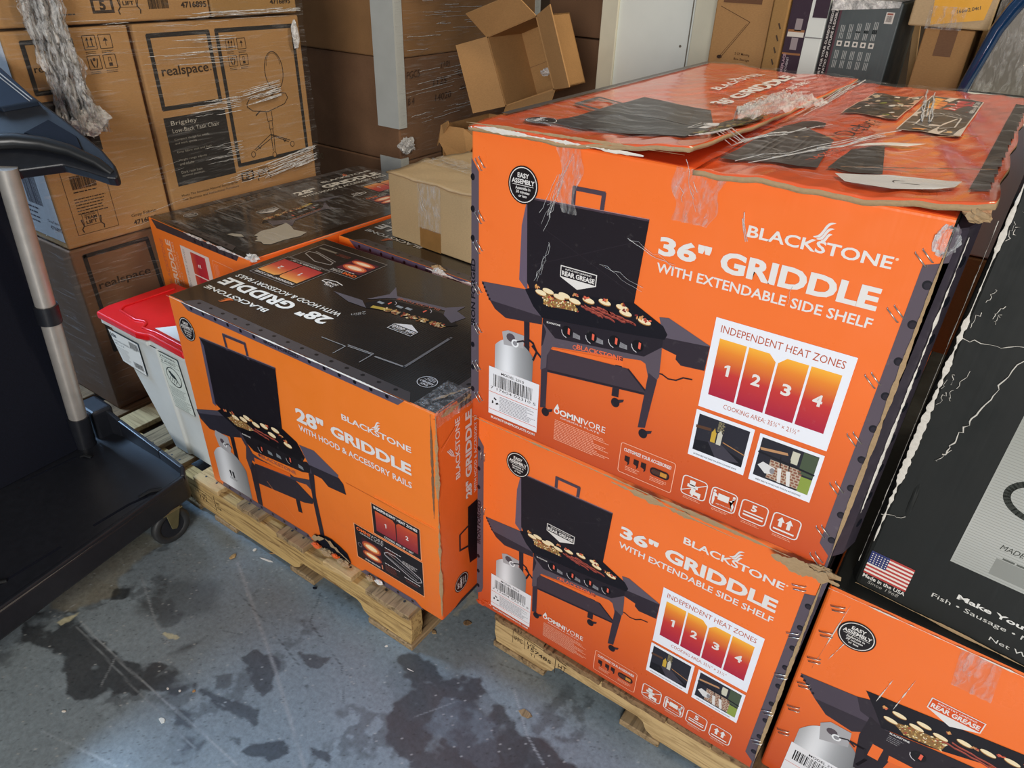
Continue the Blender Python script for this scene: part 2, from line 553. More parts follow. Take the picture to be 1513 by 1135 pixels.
def tank(A, body, collar, L=2):
    bx0, bx1 = min(p[0] for p in body), max(p[0] for p in body); by0, by1 = min(p[1] for p in body), max(p[1] for p in body)
    hw = (bx1 - bx0) / 2; cxm = (bx0 + bx1) / 2; n = 18
    def ytop(x): return by1 - (by1 - by0) * .30 * abs((x - cxm) / hw) ** 2.6
    def tone(x):
        s = (x - bx0) / (bx1 - bx0)
        g = .42 + .42 * math.exp(-((s - .32) / .22) ** 2) - .22 * s ** 3
        return (g, g, g * 1.02)
    for i in range(n):
        xa = bx0 + (bx1 - bx0) * i / n; xb = bx0 + (bx1 - bx0) * (i + 1) / n
        A.add([(xa, by0), (xb, by0), (xb, ytop(xb)), (xa, ytop(xa))], [(0, 1, 2, 3)], [tone(xa), tone(xb), tuple(.86 * q for q in tone(xb)), tuple(.86 * q for q in tone(xa))], L)
    xs = [p[0] for p in body]; ys = [p[1] for p in body]
    x0, x1 = min(xs), max(xs); y1 = max(ys)
    A.poly(collar, '#a9a6a8', L + 1)
    cx = sum(p[0] for p in collar) / len(collar); cy = sum(p[1] for p in collar) / len(collar)
    A.ell(cx - 3, cy, 9, 8, '#54494f', L + 1.3, 10)
    A.ell(cx + 6, cy - 8, 7.5, 7.5, '#e9e9ea', L + 1.6, 14)
    A.ell(cx + 6, cy - 8, 4.5, 4.5, '#8c8a8e', L + 1.8, 12)
    A.line([(cx + 10, cy - 4), (cx + 22, cy + 2), (cx + 34, cy - 6)], 3, '#2a2328', L + 2)

def knobs(A, pts, r, L=8):
    for x, y in pts:
        A.ell(x, y, r, r, '#141114', L, 20)
        A.poly([(x + r * .1, y - r * .4), (x + r * .5, y - r * .5), (x + r * .5, y + r * .6), (x + r * .1, y + r * .7)], '#e8664e', L + 0.5)
        A.line([(x - r * 1.05, y), (x - r * 0.95, y - r * .5), (x - r * .6, y - r * .95), (x - r * .1, y - r * 1.15)], 1.2, '#c9c4c6', L + 0.5)

def zone(A, x0, x1, y0, y1, n, L, cham=0, bg=WHT, c=('#a9243e', '#c53a35', '#e8862f', '#f7b23a')):
    A.grad(x0, y0, x1, y1, [(0, c[0]), (.45, c[1]), (.8, c[2]), (1, c[3])], L)
    if cham > 0: A.poly([(x1 - cham, y1 + .1), (x1 + .1, y1 + .1), (x1 + .1, y1 - cham)], bg, L + .5)
    if cham < 0: A.poly([(x0 - cham, y1 + .1), (x0 - .1, y1 + .1), (x0 - .1, y1 + cham)], bg, L + .5)
    w = (y1 - y0) * 0.17
    cx, cy = (x0 + x1) / 2, (y0 + y1) / 2
    if n == '1':
        A.poly([(cx - w * .05, cy - w * .55), (cx + w * .22, cy - w * .55), (cx + w * .22, cy + w * .6), (cx - w * .02, cy + w * .6), (cx - w * .28, cy + w * .42), (cx - w * .28, cy + w * .22), (cx - w * .05, cy + w * .33)], WHT, L + 1)
    elif n:
        A.text(n, cx - w * .4, cy - w * .55, w * .8, w * 1.15, WHT, L + 1, 0.035)

def blackstone(A, x, y, w, h, col, L=4, fcol=None, fl=True):
    A.text('BLACKSTONE', x, y, w, h, col, L, 0.022)
    if fl:
        A.flame(x + w * .46, y + h * 1.05, w * .125, h * 1.5, fcol or col, L)

def strip(A, x0, x1, y0, y1, holes, cham, L=1, txt=None, vertical=True):
    """riveted grey corner strip"""
    if vertical:
        A.poly([(x0, y0), (x1, y0 + cham), (x1, y1 - cham * .5), (x0, y1)] if cham > 0 else [(x1, y0 - 0), (x0, y0 - cham), (x0, y1 + cham * .5), (x1, y1)], GRY, L)
    for x, y in holes:
        A.ell(x, y, 5, 6.0, '#15121a', L + 1, 14)
        A.ell(x + .8, y - .8, 3.4, 4.2, '#262129', L + 1.2, 12)

def art36(thing, model, upc, W, H):
    A = Art()
    # grey riveted strips at both upright edges
    A.poly([(0, 33), (13, 45), (17, 60), (15, 455), (1, 474)], GRY, 1)
    for v in (445, 395, 347, 152, 106, 60):
        A.ell(3.5, v, 4, 5.5, '#15121a', 2, 14)
    A.text('IRON FORGED', 9, 190, 122, 9, '#15121a', 2, 0.03, 90)
    A.poly([(625, 40), (641, 24), (641, 0), (W * 1000, 0), (W * 1000, H * 1000 - 2), (651, H * 1000 - 10), (650, 470), (627, 462)], GRY, 1)
    for v in (441, 392, 343, 294, 245, 196, 148, 100, 53):
        A.ell(638, v, 5.2, 5.6, '#15121a', 2, 16)
        A.ell(638.6, v - .8, 3.6, 3.9, '#28222b', 2.2, 14)
    easy(A, 97, 450, 26.5, 12)
    # griddle picture
    A.poly([(105, 431), (97, 389), (96, 300), (112, 285), (114, 430)], '#675868', 2)
    A.poly([(105, 433), (301, 441), (295, 316), (294, 305), (118, 287), (111, 300)], '#211a1f', 2.5)
    A.line([(105, 433), (300, 441)], 3.2, '#4a3a44', 3)
    A.line([(105, 434.5), (300, 442.5)], 0.8, '#b98a86', 3.4)
    for p in ([(183, 436), (183, 462), (230, 463), (229, 438)],):
        A.line(p, 6.5, '#4c3f49', 3.2)
    A.line([(119, 400), (292, 330)], 0.8, '#2d252b', 3)
    A.line([(119, 330), (292, 410)], 0.8, '#2d252b', 3)
    badge(A, 170, 232, 344, 325.5, 312, 5, '#211a1f')
    A.poly([(22, 277), (110, 287), (143, 262), (143, 248), (39, 247), (29, 264)], '#554a55', 2)
    A.poly([(39, 248), (143, 249), (143, 235), (72, 225), (50, 235)], '#362d35', 2.4)
    for k in range(5): A.rect(23 + k * 3.4, 272 - k * 6, 27 + k * 3.4, 276 - k * 6, '#1e181e', 3)
    A.poly([(108, 287), (118, 292), (295, 318), (344, 296), (352, 285), (349, 276), (300, 268), (143, 247), (125, 262)], '#17131a', 4)
    food(A, [(151, 295), (138, 289), (180, 296), (171, 291), (199, 292), (222, 300), (249, 305), (278, 305), (284, 298), (315, 294)],
         [(141, 285), (151, 290), (164, 286), (190, 289), (201, 285), (207, 277), (180, 274), (156, 271), (145, 271)],
         [(210, 289), (246, 282), (216, 291), (266, 282), (228, 293), (283, 285), (237, 295), (296, 287), (247, 294), (300, 287)],
         [(129, 297), (200, 304), (217, 304), (249, 309), (277, 311), (158, 287), (306, 299), (319, 296), (284, 303)])
    A.poly([(336, 308), (350, 311), (415, 288), (415, 286), (350, 277), (345, 283)], '#5f5560', 2)
    A.poly([(346, 279), (415, 287), (414, 248), (379, 244), (370, 251), (370, 258), (346, 262)], '#322931', 2.2)
    A.poly([(144, 247), (300, 268), (347, 276), (347, 262), (321, 237), (169, 217), (144, 240)], '#272027', 3.5)
    knobs(A, [(190, 238), (233, 242), (272, 248), (310, 253)], 9.5, 5)
    for x, y in ((201, 236), (241, 241), (281, 246)):
        A.poly([(x, y - 5), (x + 13, y - 5), (x + 12, y + 2), (x, y + 4)], '#8a888c', 5)
        A.lines(x + 1, y + 2.5, 11, 4, 1.8, '#5a585c', 5.5, 0.6)
    A.text('BLACKSTONE', 152, 241, 25, 3, WHT, 5, 0.03, 4)
    A.poly([(144, 240), (169, 219), (322, 239), (347, 263), (348, 252), (350, 214), (344, 200), (333, 208), (326, 228), (318, 231), (165, 202), (156, 183), (156, 160), (145, 152)], GRY, 4.2)
    A.poly([(144, 240), (152, 225), (147, 200), (144, 196)], '#2f2730', 4.6)
    A.text('BLACKSTONE', 210, 213, 79, 8.5, '#ec6a42', 6, 0.02, 4)
    A.ell(206, 215, 3.8, 3.8, '#ec6a42', 6, 14); A.ell(206, 215, 2.8, 2.8, GRY, 6.3, 14)
    A.poly([(145, 200), (158, 200), (160, 82), (149, 78)], '#3b313b', 3)
    A.poly([(333, 215), (348, 208), (341, 118), (329, 114)], '#3b313b', 5)
    A.poly([(108, 240), (119, 240), (122, 170), (112, 170)], '#2c242c', 1.8)
    A.poly([(278, 225), (289, 226), (290, 154), (278, 153)], '#2c242c', 2)
    for x, y in ((160, 73), (339, 106), (286, 143)):
        A.ell(x, y, 7.5, 8.5, '#241d24', 5.2, 16)
        A.poly([(x + 2, y + 6), (x + 14, y + 11), (x + 13, y + 6), (x + 7, y + 2)], '#332a33', 5.1)
    A.poly([(157, 196), (300, 210), (333, 184), (331, 175), (157, 152)], '#43373f', 2.5)
    A.line([(157, 155), (331, 177)], 4, '#2a2229', 2.8)
    A.line([(127, 190), (157, 165)], 4, '#2a2229', 2.3)
    A.line([(300, 209), (333, 182)], 3, '#2a2229', 3)
    A.poly([(169, 201), (291, 220), (291, 211), (165, 197)], '#ef7030', 4.3)
    A.line([(344, 219), (354, 220), (364, 216), (376, 218), (386, 226), (399, 228)], 2.2, '#2a2026', 3)
    tank(A, [(53, 122), (52, 164), (58, 173), (70, 179), (108, 188), (122, 180), (128, 169), (130, 122)], [(66, 198), (78, 204), (110, 204), (110, 180), (70, 174)], 2.6)
    A.line([(118, 200), (128, 196), (136, 182), (130, 165)], 4, '#241d22', 3)
    # barcode sticker
    A.rect(40, 23, 145, 122, '#e6e4e6', 6)
    A.text(model, 66, 112, 48, 5, '#2a2626', 7, 0.01)
    A.barcode(50, 84, 133, 109, '#1a1718', 7)
    A.text(upc, 44, 77, 96, 5.5, '#3a3636', 7, 0.0)
    A.rect(41, 70, 144, 71, '#d65a3a', 7)
    A.rect(41, 33, 143, 34, '#d65a3a', 7)
    for k in range(3):
        a = math.radians(90 + 120 * k)
        A.poly([(54 + 6 * math.cos(a + .5), 52 + 6 * math.sin(a + .5)), (54 + 9 * math.cos(a + .2), 52 + 9 * math.sin(a + .2)), (54 + 6.5 * math.cos(a - .7), 52 + 6.5 * math.sin(a - .7)), (54 + 3.5 * math.cos(a - .5), 52 + 3.5 * math.sin(a - .5))], '#1d1a1b', 7)
    A.lines(64, 66, 78, 10, 3.1, '#8d8a90', 7, 1.3, 5)
    A.text('BLACKSTONEPRODUCTS.COM', 46, 14, 95, 5, WHT, 7, 0.03)
    A.text('OMNI', 188, 78, 44, 12, WHT, 4, 0.035)
    A.text('VORE', 233, 78, 42, 12, WHT, 4, 0.0)
    A.ell(182, 84, 5.5, 6, WHT, 4, 16); A.ell(182, 84, 3, 3.4, '#e2551f', 4.3, 12); A.poly([(178, 89), (183, 99), (187, 90)], WHT, 4.1)
    A.text('GRIDDLE PLATE', 190, 72, 75, 3.2, WHT, 4, 0.0)
    A.lines(180, 66, 108, 13, 3.3, '#f0b79a', 4, 1.2, 9, 0.3)
    A.rrect(306, 16, 400, 75, 4, 1.1, '#f0b79a', 4)
    A.text('CUSTOMIZE YOUR ACCESSORIES!', 312, 60, 82, 7, WHT, 4, 0.025)
    for x in (315, 331, 344):
        A.poly([(x, 52), (x + 9, 52), (x + 9, 38), (x + 6, 34), (x + 6, 40), (x, 42)], '#2c1c1c', 4)
    A.lines(318, 32, 26, 3, 3, '#f0b79a', 4, 1)
    A.rrect(362, 38, 392, 50, 5, 3, '#2c1c1c', 4); A.rect(364, 40, 390, 48, '#4d342c', 4); A.rect(378, 40, 389, 48, '#c98b3a', 4.3)
    A.lines(362, 32, 30, 3, 3, '#f0b79a', 4, 1, 4)
    # heat zone card
    A.rect(415.5, 190, 595.5, 333, '#e9eaf0', 4)
    A.text('INDEPENDENT HEAT ZONES', 425, 313, 160, 11, '#b8532f', 5, 0.0)
    zone(A, 426, 463.5, 214, 304, '1', 5)
    zone(A, 466.5, 504, 214, 304, '2', 5, 10, '#e9eaf0')
    zone(A, 507, 544.5, 214, 304, '3', 5, -10, '#e9eaf0')
    zone(A, 547.5, 585, 214, 304, '4', 5)
    A.text('COOKING AREA: 35\u00be" \u00d7 21\u00bd"', 451, 199, 105, 8, '#b8532f', 5, 0.0)
    # two small photographs
    A.rect(414.5, 102, 500.5, 184, '#e9eaf0', 4)
    A.rect(420, 114, 495, 178, '#2c2a32', 5)
    A.poly([(420, 114), (495, 114), (495, 126), (455, 138), (420, 132)], '#1c1a20', 5.3)
    A.poly([(440, 137), (458, 141), (490, 120), (470, 114), (455, 114)], '#413d46', 5.4)
    A.line([(462, 144), (495, 136)], 1.6, '#b07c4a', 5.5)
    A.line([(420, 156), (440, 158)], 5, '#5a3d2c', 5.5)
    A.rect(443, 138, 450, 156, '#c7a23c', 6); A.poly([(444, 156), (449, 156), (446.5, 163)], '#c7a23c', 6)
    A.rect(452, 137, 459, 157, '#c9c4b4', 6); A.poly([(453, 157), (458, 157), (455.5, 163)], '#c9c4b4', 6)
    A.lines(450, 176, 10, 8, 2.2, '#9a8f6a', 5.6, 1.2, 5)
    A.text('EXTENDABLE SIDE SHELF FOR EXTRA COOKING SPACE', 423, 106, 66, 2.6, '#4a4750', 5, 0.02)
    A.rect(508.5, 100, 595.5, 182, '#e9eaf0', 4)
    A.rect(513, 111, 590, 177, '#2a2830', 5)
    A.rect(531, 114, 575, 146, '#b9a590', 5.2)
    for i in range(7):
        for j in range(7):
            A.rect(531.5 + i * 6.2 + (j % 2) * 2, 115 + j * 4.5, 536 + i * 6.2 + (j % 2) * 2, 118 + j * 4.5, '#8a5a48', 5.4)
    A.rect(575, 111, 590, 137, '#8a9a44', 5.3); A.rect(570, 140, 590, 176, '#4a5540', 5.3)
    A.rect(556, 152, 566, 172, '#c9c4b0', 5.5); A.poly([(513, 160), (550, 166), (552, 162), (515, 156)], '#b98a62', 5.6)
    A.poly([(516, 130), (522, 138), (540, 134), (538, 122), (528, 120)], '#d8d6d4', 6); A.ell(537, 128, 3.5, 5, '#8a8688', 6.3, 12)
    A.poly([(547, 113), (552, 113), (548, 138), (543, 136)], '#dcd8d4', 6.4); A.poly([(560, 113), (565, 113), (560, 138), (555, 136)], '#dcd8d4', 6.4)
    A.line([(546, 138), (543, 156)], 1.5, '#1a181c', 6.5); A.line([(558, 138), (556, 156)], 1.5, '#1a181c', 6.5)
    A.line([(513, 152), (590, 146)], 3, '#1c1a20', 6.6)
    A.text('SHELF RAILS & HOOKS FOR TOOLS & ACCESSORIES', 518, 104, 64, 2.6, '#4a4750', 5, 0.02)
    # handling icons
    for x0 in (415.5, 462.5, 509, 556):
        A.rrect(x0, 26.5, x0 + 39, 62.5, 6, 1.7, WHT, 4)
        A.lines(x0 + 5, 23, 30, 2, 2.6, '#f0b79a', 4, .9, int(x0))
    A.rect(427, 47, 436, 57, WHT, 4); A.rect(424, 43, 441, 49, WHT, 4); A.rect(431, 38, 438, 44, WHT, 4); A.rect(430, 31, 447, 38, WHT, 4)
    A.line([(417, 33), (453, 57)], 1.5, WHT, 5); A.ell(434, 30, 2, 2, WHT, 5, 8); A.ell(445, 30, 2, 2, WHT, 5, 8)
    A.rect(473, 42, 490, 54, WHT, 4)
    for sx, x in ((1, 467), (-1, 497)):
        A.ell(x, 56, 2.3, 2.3, WHT, 4, 10)
        A.poly([(x - 2, 53), (x + 2, 53), (x + sx * 7, 47), (x + sx * 1, 46), (x + 2, 40), (x + 1, 30), (x - 1, 30), (x - 2, 40)], WHT, 4.2)
    A.text('weight 149 lbs / 67.5 kg', 472, 32, 22, 3, WHT, 5, 0.02)
    A.text('5', 524, 46, 8, 12, WHT, 4, 0.04); A.rect(514, 40, 544, 42.5, WHT, 4); A.rect(514, 34, 544, 37, WHT, 4)
    for x in (568, 580):
        A.rect(x - 2.5, 39, x + 2.5, 50, WHT, 4); A.poly([(x - 5.5, 49), (x + 5.5, 49), (x, 58)], WHT, 4.2)
    A.rect(560, 32, 590, 35, WHT, 4)
    # headline
    blackstone(A, 432, 449, 166, 15, WHT, 5)
    A.ell(601, 462, 1.8, 1.8, '#f0c7a8', 5, 10)
    A.text('36"', 320, 398, 72, 27, WHT, 5, 0.04)
    A.text('GRIDDLE', 406, 396, 191, 29, WHT, 5, 0.04)
    A.text('WITH EXTENDABLE SIDE SHELF', 321, 373, 277, 14, WHT, 5, 0.018)
    return lab(A.build('front_print', front, thing), 'orange front print with open-hood griddle, heat zone card and white lettering')

def wear(name, p0, p1, across, width, mat, parent, thick=0.0012, n=60, seed=1, jag=0.6, normal=None):
    """irregular torn ribbon of raw board along a box edge"""
    r = random.Random(seed)
    p0 = Vector(p0); p1 = Vector(p1); a = Vector(across).normalized()
    d = (p1 - p0).normalized()
    nrm = Vector(normal) if normal else d.cross(a).normalized()
    vs = []; fs = []
    wv = 1.0
    for i in range(n + 1):
        t = i / n
        wv = max(0.15, min(1.6, wv + r.uniform(-jag, jag)))
        w = width * wv * min(1, 4 * t + .15, 4 * (1 - t) + .15)
        b = p0.lerp(p1, t)
        vs += [b - a * w * .5 + nrm * thick, b + nrm * (thick + r.uniform(0, .0012)), b + a * w * .5 + nrm * thick]
    for i in range(n):
        k = i * 3
        fs += [(k, k + 3, k + 4, k + 1), (k + 1, k + 4, k + 5, k + 2)]
    m = MB(); m.raw(vs, fs, 0, True)
    return m.build(name, mat, parent)

def staple_at(parent, u, v, ang=20, ln=0.016, fmap=front, proto=[None]):
    if proto[0] is None:
        m = MB()
        m.tube([(-.0035, .0012, -.5 * ln), (-.0035, -.0022, -.45 * ln), (-.0035, -.0026, .45 * ln), (-.0035, .0012, .5 * ln)], .0009, 5)
        m.tube([(.0045, .0012, -.45 * ln), (.0045, -.0022, -.40 * ln), (.0045, -.0026, .40 * ln), (.0045, .0012, .45 * ln)], .0009, 5)
        o = m.build('staple', M['steel'])
        proto[0] = o
    else:
        o = proto[0].copy()
        COL.objects.link(o)
    o.parent = parent
    p = fmap(u, v, .001)
    o.location = p
    o.rotation_euler = (0, math.radians(ang), 0)
    return o

def carton(parent, W, D, H, mats, bevel=0.005, name='carton_body', wob=0.0):
    """mats: [sides, top] ; face normals choose the slot"""
    me = bpy.data.meshes.new(name)
    bm = bmesh.new()
    vs = [bm.verts.new((x, y, z)) for z in (0, H) for y in (0, D) for x in (0, W)]
    for f in ((0, 2, 3, 1), (4, 5, 7, 6), (0, 1, 5, 4), (2, 6, 7, 3), (0, 4, 6, 2), (1, 3, 7, 5)):
        bm.faces.new([vs[i] for i in f])
    bmesh.ops.recalc_face_normals(bm, faces=bm.faces)
    bmesh.ops.bevel(bm, geom=list(bm.edges), offset=bevel, segments=3, affect='EDGES', profile=0.5)
    for f in bm.faces:
        f.material_index = (1 if f.normal.z > 0.8 else (2 if (len(mats) > 2 and f.normal.x > .3) else 0)) if len(mats) > 1 else 0
    bm.to_mesh(me); bm.free()
    for m in mats:
        me.materials.append(m)
    o = bpy.data.objects.new(name, me)
    COL.objects.link(o)
    o.parent = parent
    return o

def sheet(name, fn, nu, nv, mat, parent, thick=0.0, smooth=True):
    """grid surface fn(s,t)->xyz ; optional solidify by offsetting along the normal"""
    vs = [fn(i / nu, j / nv) for j in range(nv + 1) for i in range(nu + 1)]
    fs = [(j * (nu + 1) + i, j * (nu + 1) + i + 1, (j + 1) * (nu + 1) + i + 1, (j + 1) * (nu + 1) + i) for j in range(nv) for i in range(nu)]
    me = bpy.data.meshes.new(name)
    me.from_pydata(vs, [], fs)
    for p in me.polygons: p.use_smooth = smooth
    ms = mat if isinstance(mat, list) else [mat]
    for m in ms: me.materials.append(m)
    o = bpy.data.objects.new(name, me)
    COL.objects.link(o)
    if parent: o.parent = parent
    if thick:
        sm = o.modifiers.new('thickness', 'SOLIDIFY'); sm.thickness = thick; sm.offset = -1
        if len(ms) > 1: sm.material_offset_rim = 1; sm.material_offset = 0
    return o

def wig(x, y, s=0):
    return (math.sin(x * 3.1 + s) * math.cos(y * 2.3 + s * 1.7) + .5 * math.sin(x * 7.3 + y * 5.1 + s * 2.1) + .25 * math.sin(x * 17 - y * 13 + s))

def crumple(name, c, size, mat, parent, seed=1, n=18, amp=.5, flat=(1, 1, .5)):
    r = random.Random(seed)
    ph = [r.uniform(0, 6) for _ in range(6)]
    def fn(s, t):
        th = s * 2 * PI; f = t * PI
        q = 1 + amp * (math.sin(3 * th + ph[0]) * math.sin(4 * f + ph[1]) * .5 + math.sin(7 * th + ph[2]) * math.sin(6 * f + ph[3]) * .35 + math.sin(13 * th + 9 * f + ph[4]) * .2)
        return (c[0] + size * flat[0] * q * math.sin(f) * math.cos(th), c[1] + size * flat[1] * q * math.sin(f) * math.sin(th), c[2] + size * flat[2] * q * math.cos(f))
    return sheet(name, fn, n * 2, n, mat, parent, smooth=False)

# ------------------------------------------------------------------ floor: worn grey-blue painted concrete
def ngrid(shape, cells, rng):
    g = rng.random((cells[1] + 2, cells[0] + 2))
    ys = np.linspace(0, cells[1], shape[0]); xs = np.linspace(0, cells[0], shape[1])
    yi = ys.astype(int); xi = xs.astype(int)
    fy = (ys - yi)[:, None]; fx = (xs - xi)[None, :]
    fy = fy * fy * (3 - 2 * fy); fx = fx * fx * (3 - 2 * fx)
    a = g[yi][:, xi]; b = g[yi][:, xi + 1]; c = g[yi + 1][:, xi]; d = g[yi + 1][:, xi + 1]
    return (a * (1 - fx) + b * fx) * (1 - fy) + (c * (1 - fx) + d * fx) * fy

def make_floor():
    x0, x1, y0, y1 = -2.0, 0.3, -0.3, 1.15
    nx, ny = 660, 416
    rng = np.random.default_rng(4)
    X, Y = np.meshgrid(np.linspace(x0, x1, nx), np.linspace(y0, y1, ny))
    def fbm(c, o=6):
        t = 0; amp = 1; tot = 0
        for k in range(o):
            t = t + amp * ngrid((ny, nx), (int(c * 2.1 * 1.9 ** k), int(c * 1.3 * 1.9 ** k)), rng); tot += amp; amp *= 0.6
        return t / tot
    n1, n2, n3 = fbm(3), fbm(7), fbm(12, 5)
    n4 = fbm(40, 4)
    base = np.array(hx('#7b878d'))
    C = np.ones((ny, nx, 3)) * base * (0.82 + 0.36 * n1)[..., None]
    C *= (0.90 + 0.2 * (n3 > 0.5) * 0.3 + 0.1 * n3)[..., None]
    def dpoly(pts):
        """signed distance-ish field: positive inside"""
        P = np.array(pts); ins = np.zeros(X.shape, bool); dm = np.full(X.shape, 9.0)
        for i in range(len(P)):
            a, b = P[i], P[(i + 1) % len(P)]
            c = ((a[1] > Y) != (b[1] > Y)) & (X < (b[0] - a[0]) * (Y - a[1]) / (b[1] - a[1] + 1e-12) + a[0])
            ins ^= c
            ab = b - a; t = np.clip(((X - a[0]) * ab[0] + (Y - a[1]) * ab[1]) / (ab @ ab + 1e-12), 0, 1)
            dm = np.minimum(dm, np.hypot(X - a[0] - t * ab[0], Y - a[1] - t * ab[1]))
        return np.where(ins, dm, -dm)
    def stain(pts, col, amt, edge=0.03, soft=0.004, tex=n2, holes=0.0):
        nonlocal C
        d = dpoly(pts) + (tex - 0.5) * edge * 3.2 + (n3 - .5) * .030 + (n4 - .5) * .016
        k = np.clip(d / soft, 0, 1) * amt
        if holes: k = k * np.clip((n3 - holes) * 14, 0.25, 1)
        C = C * (1 - k[..., None]) + np.array(hx(col)) * k[..., None]
    D1 = '#2a2c2f'
    stain([(-1.547, .269), (-1.45, .344), (-1.332, .371), (-1.253, .346), (-1.129, .388), (-1.082, .394), (-1.135, .349), (-1.202, .307), (-1.215, .245), (-1.271, .218), (-1.461, .253)], D1, .85, .035, .006, n2, .42)
    stain([(-1.379, .442), (-1.427, .53), (-1.297, .635), (-1.276, .66), (-1.177, .548), (-1.225, .497), (-1.273, .446), (-1.358, .424)], '#454a4b', .6, .03, .03, n1)
    stain([(-1.2, .4), (-1.186, .47), (-1.159, .553), (-1.133, .516), (-1.148, .445), (-1.178, .408)], '#37393b', .75, .02, .012, n2)
    stain([(-1.053, .5), (-1.037, .53), (-.983, .536), (-.932, .49), (-.931, .471), (-.992, .501)], D1, .8, .02, .004, n2)
    stain([(-.952, .588), (-.882, .632), (-.876, .586), (-.904, .559)], '#38393a', .8, .02)
    stain([(-1.058, .439), (-1.031, .466), (-1.011, .439), (-1.028, .424)], '#3a3b3c', .7, .015)
    stain([(-1.048, .399), (-.967, .419), (-.91, .454), (-.877, .422), (-.887, .408), (-.951, .408)], D1, .8, .012)
    stain([(-.868, .393), (-.817, .436), (-.773, .422), (-.801, .379), (-.863, .368)], D1, .9, .02)
    stain([(-.92, .367), (-.89, .388), (-.882, .371)], D1, .7, .012)
    stain([(-.889, .555), (-.86, .549), (-.861, .528), (-.886, .53)], D1, .7, .015)
    stain([(-1.032, .34), (-.947, .33), (-.913, .296), (-.93, .27), (-.99, .27)], D1, .8, .025, .006, n2, .45)
    stain([(-.776, .453), (-.715, .458), (-.747, .446)], D1, .8, .012)
    stain([(-.76, .747), (-.70, .76), (-.653, .752), (-.593, .774), (-.579, .80), (-.56, .76), (-.43, .699), (-.307, .72), (-.2, .66), (-.30, .5), (-.468, .52), (-.6, .55), (-.664, .60), (-.752, .63), (-.794, .69)], '#303234', .85, .04, .006, n2, .38)
    stain([(-.62, .70), (-.50, .70), (-.47, .64), (-.6, .63)], '#5d6870', .8, .03)
    k = np.clip((n2 * .6 + n3 * .4 - .565) * 22, 0, 1) * .55 * np.clip((n4 - .42) * 10, 0, 1)
    C = C * (1 - k[..., None]) + np.array(hx('#3b3e41')) * k[..., None]
    stain([(-.748, .868), (-.757, .975), (-.70, .96), (-.715, .896), (-.696, .875)], '#a09f92', .8, .02, .004, n2)
    stain([(-1.62, .30), (-1.488, .353), (-1.453, .439), (-1.494, .462), (-1.518, .549), (-1.525, .585), (-1.60, .60)], '#7d7a6c', .75, .02, .01, n2)
    stain([(-1.483, .304), (-1.464, .362), (-1.458, .338), (-1.462, .311)], '#b5b295', 1, .004, .002)
    stain([(-1.249, .439), (-1.205, .46), (-1.205, .448), (-1.225, .43)], '#b5b295', 1, .004, .002)
    stain([(-1.46, .445), (-1.44, .46), (-1.42, .44), (-1.44, .425)], '#232526', .8, .01)
    def scratch(pts, w, col, amt, br=0.3):
        nonlocal C
        P = np.array(pts); dm = np.full(X.shape, 9.0)
        for a, b in zip(P[:-1], P[1:]):
            ab = b - a; t = np.clip(((X - a[0]) * ab[0] + (Y - a[1]) * ab[1]) / (ab @ ab + 1e-12), 0, 1)
            dm = np.minimum(dm, np.hypot(X - a[0] - t * ab[0], Y - a[1] - t * ab[1]))
        k = np.clip(1.3 - dm / w, 0, 1) * amt * np.clip((n3 - br) * 8, 0, 1)
        C = C * (1 - k[..., None]) + np.array(hx(col)) * k[..., None]
    scratch([(-1.298, .678), (-1.08, .579), (-.965, .528), (-.742, .418), (-.6, .34)], .0045, '#93999c', .7, .2)
    scratch([(-1.458, .507), (-1.281, .44), (-1.203, .427)], .0022, '#8b9296', .7)
    scratch([(-1.425, .342), (-1.237, .337), (-1.049, .341), (-.851, .343)], .002, '#9aa1a4', .7)
    scratch([(-1.43, .33), (-1.2, .32), (-.95, .315)], .0018, '#868d90', .6)
    scratch([(-1.228, .156), (-1.039, .204)], .0025, '#9aa5ac', .7)
    scratch([(-.50, .80), (-.42, .73), (-.36, .70)], .002, '#9aa1a4', .8)
    scratch([(-1.40, .72), (-1.30, .63), (-1.1, .60), (-.9, .56)], .0015, '#33383b', .7, .35)
    scratch([(-1.05, .74), (-1.0, .66), (-.85, .62), (-.78, .56)], .0016, '#2e3336', .8, .3)
    rr = np.random.default_rng(9)
    for _ in range(46):
        a = rr.uniform([x0, y0], [x1, y1]); an = rr.uniform(0, 3.14); l = rr.uniform(.02, .12)
        scratch([a, a + l * np.array([math.cos(an), math.sin(an)])], .0013, rr.choice(['#8f979b', '#3c4347', '#a0a6a8']), .6, .35)
    spk = rng.random((ny, nx))
    C = np.where((spk > 0.996)[..., None], np.array(hx('#9fa3a1')), C)
    C = np.where((spk < 0.012)[..., None], C * .55, C)
    ed = np.clip(np.minimum.reduce([X - x0, x1 - X, Y - y0, y1 - Y]) / .18 + (n3 - .5) * .8, 0, 1)[..., None]
    C = C * ed + base * .93 * (1 - ed)
    Z = n2 * 0
    me = bpy.data.meshes.new('floor')
    co = np.stack([X, Y, Z * 0], -1).reshape(-1, 3)
    idx = np.arange(nx * ny).reshape(ny, nx)
    q = np.stack([idx[:-1, :-1], idx[:-1, 1:], idx[1:, 1:], idx[1:, :-1]], -1).reshape(-1, 4)
    # surrounding slab so the floor carries on beyond the finely painted part
    extra = [(-6, -4, 0), (4, -4, 0), (4, 6, 0), (-6, 6, 0)]
    n0 = len(co)
    co = np.vstack([co, extra])
    cor = [idx[0, 0], idx[0, -1], idx[-1, -1], idx[-1, 0]]
    big = []
    for k in range(4):
        big.append((n0 + k, n0 + (k + 1) % 4, cor[(k + 1) % 4], cor[k]))
    nf = len(q)
    me.vertices.add(len(co)); me.vertices.foreach_set('co', co.ravel())
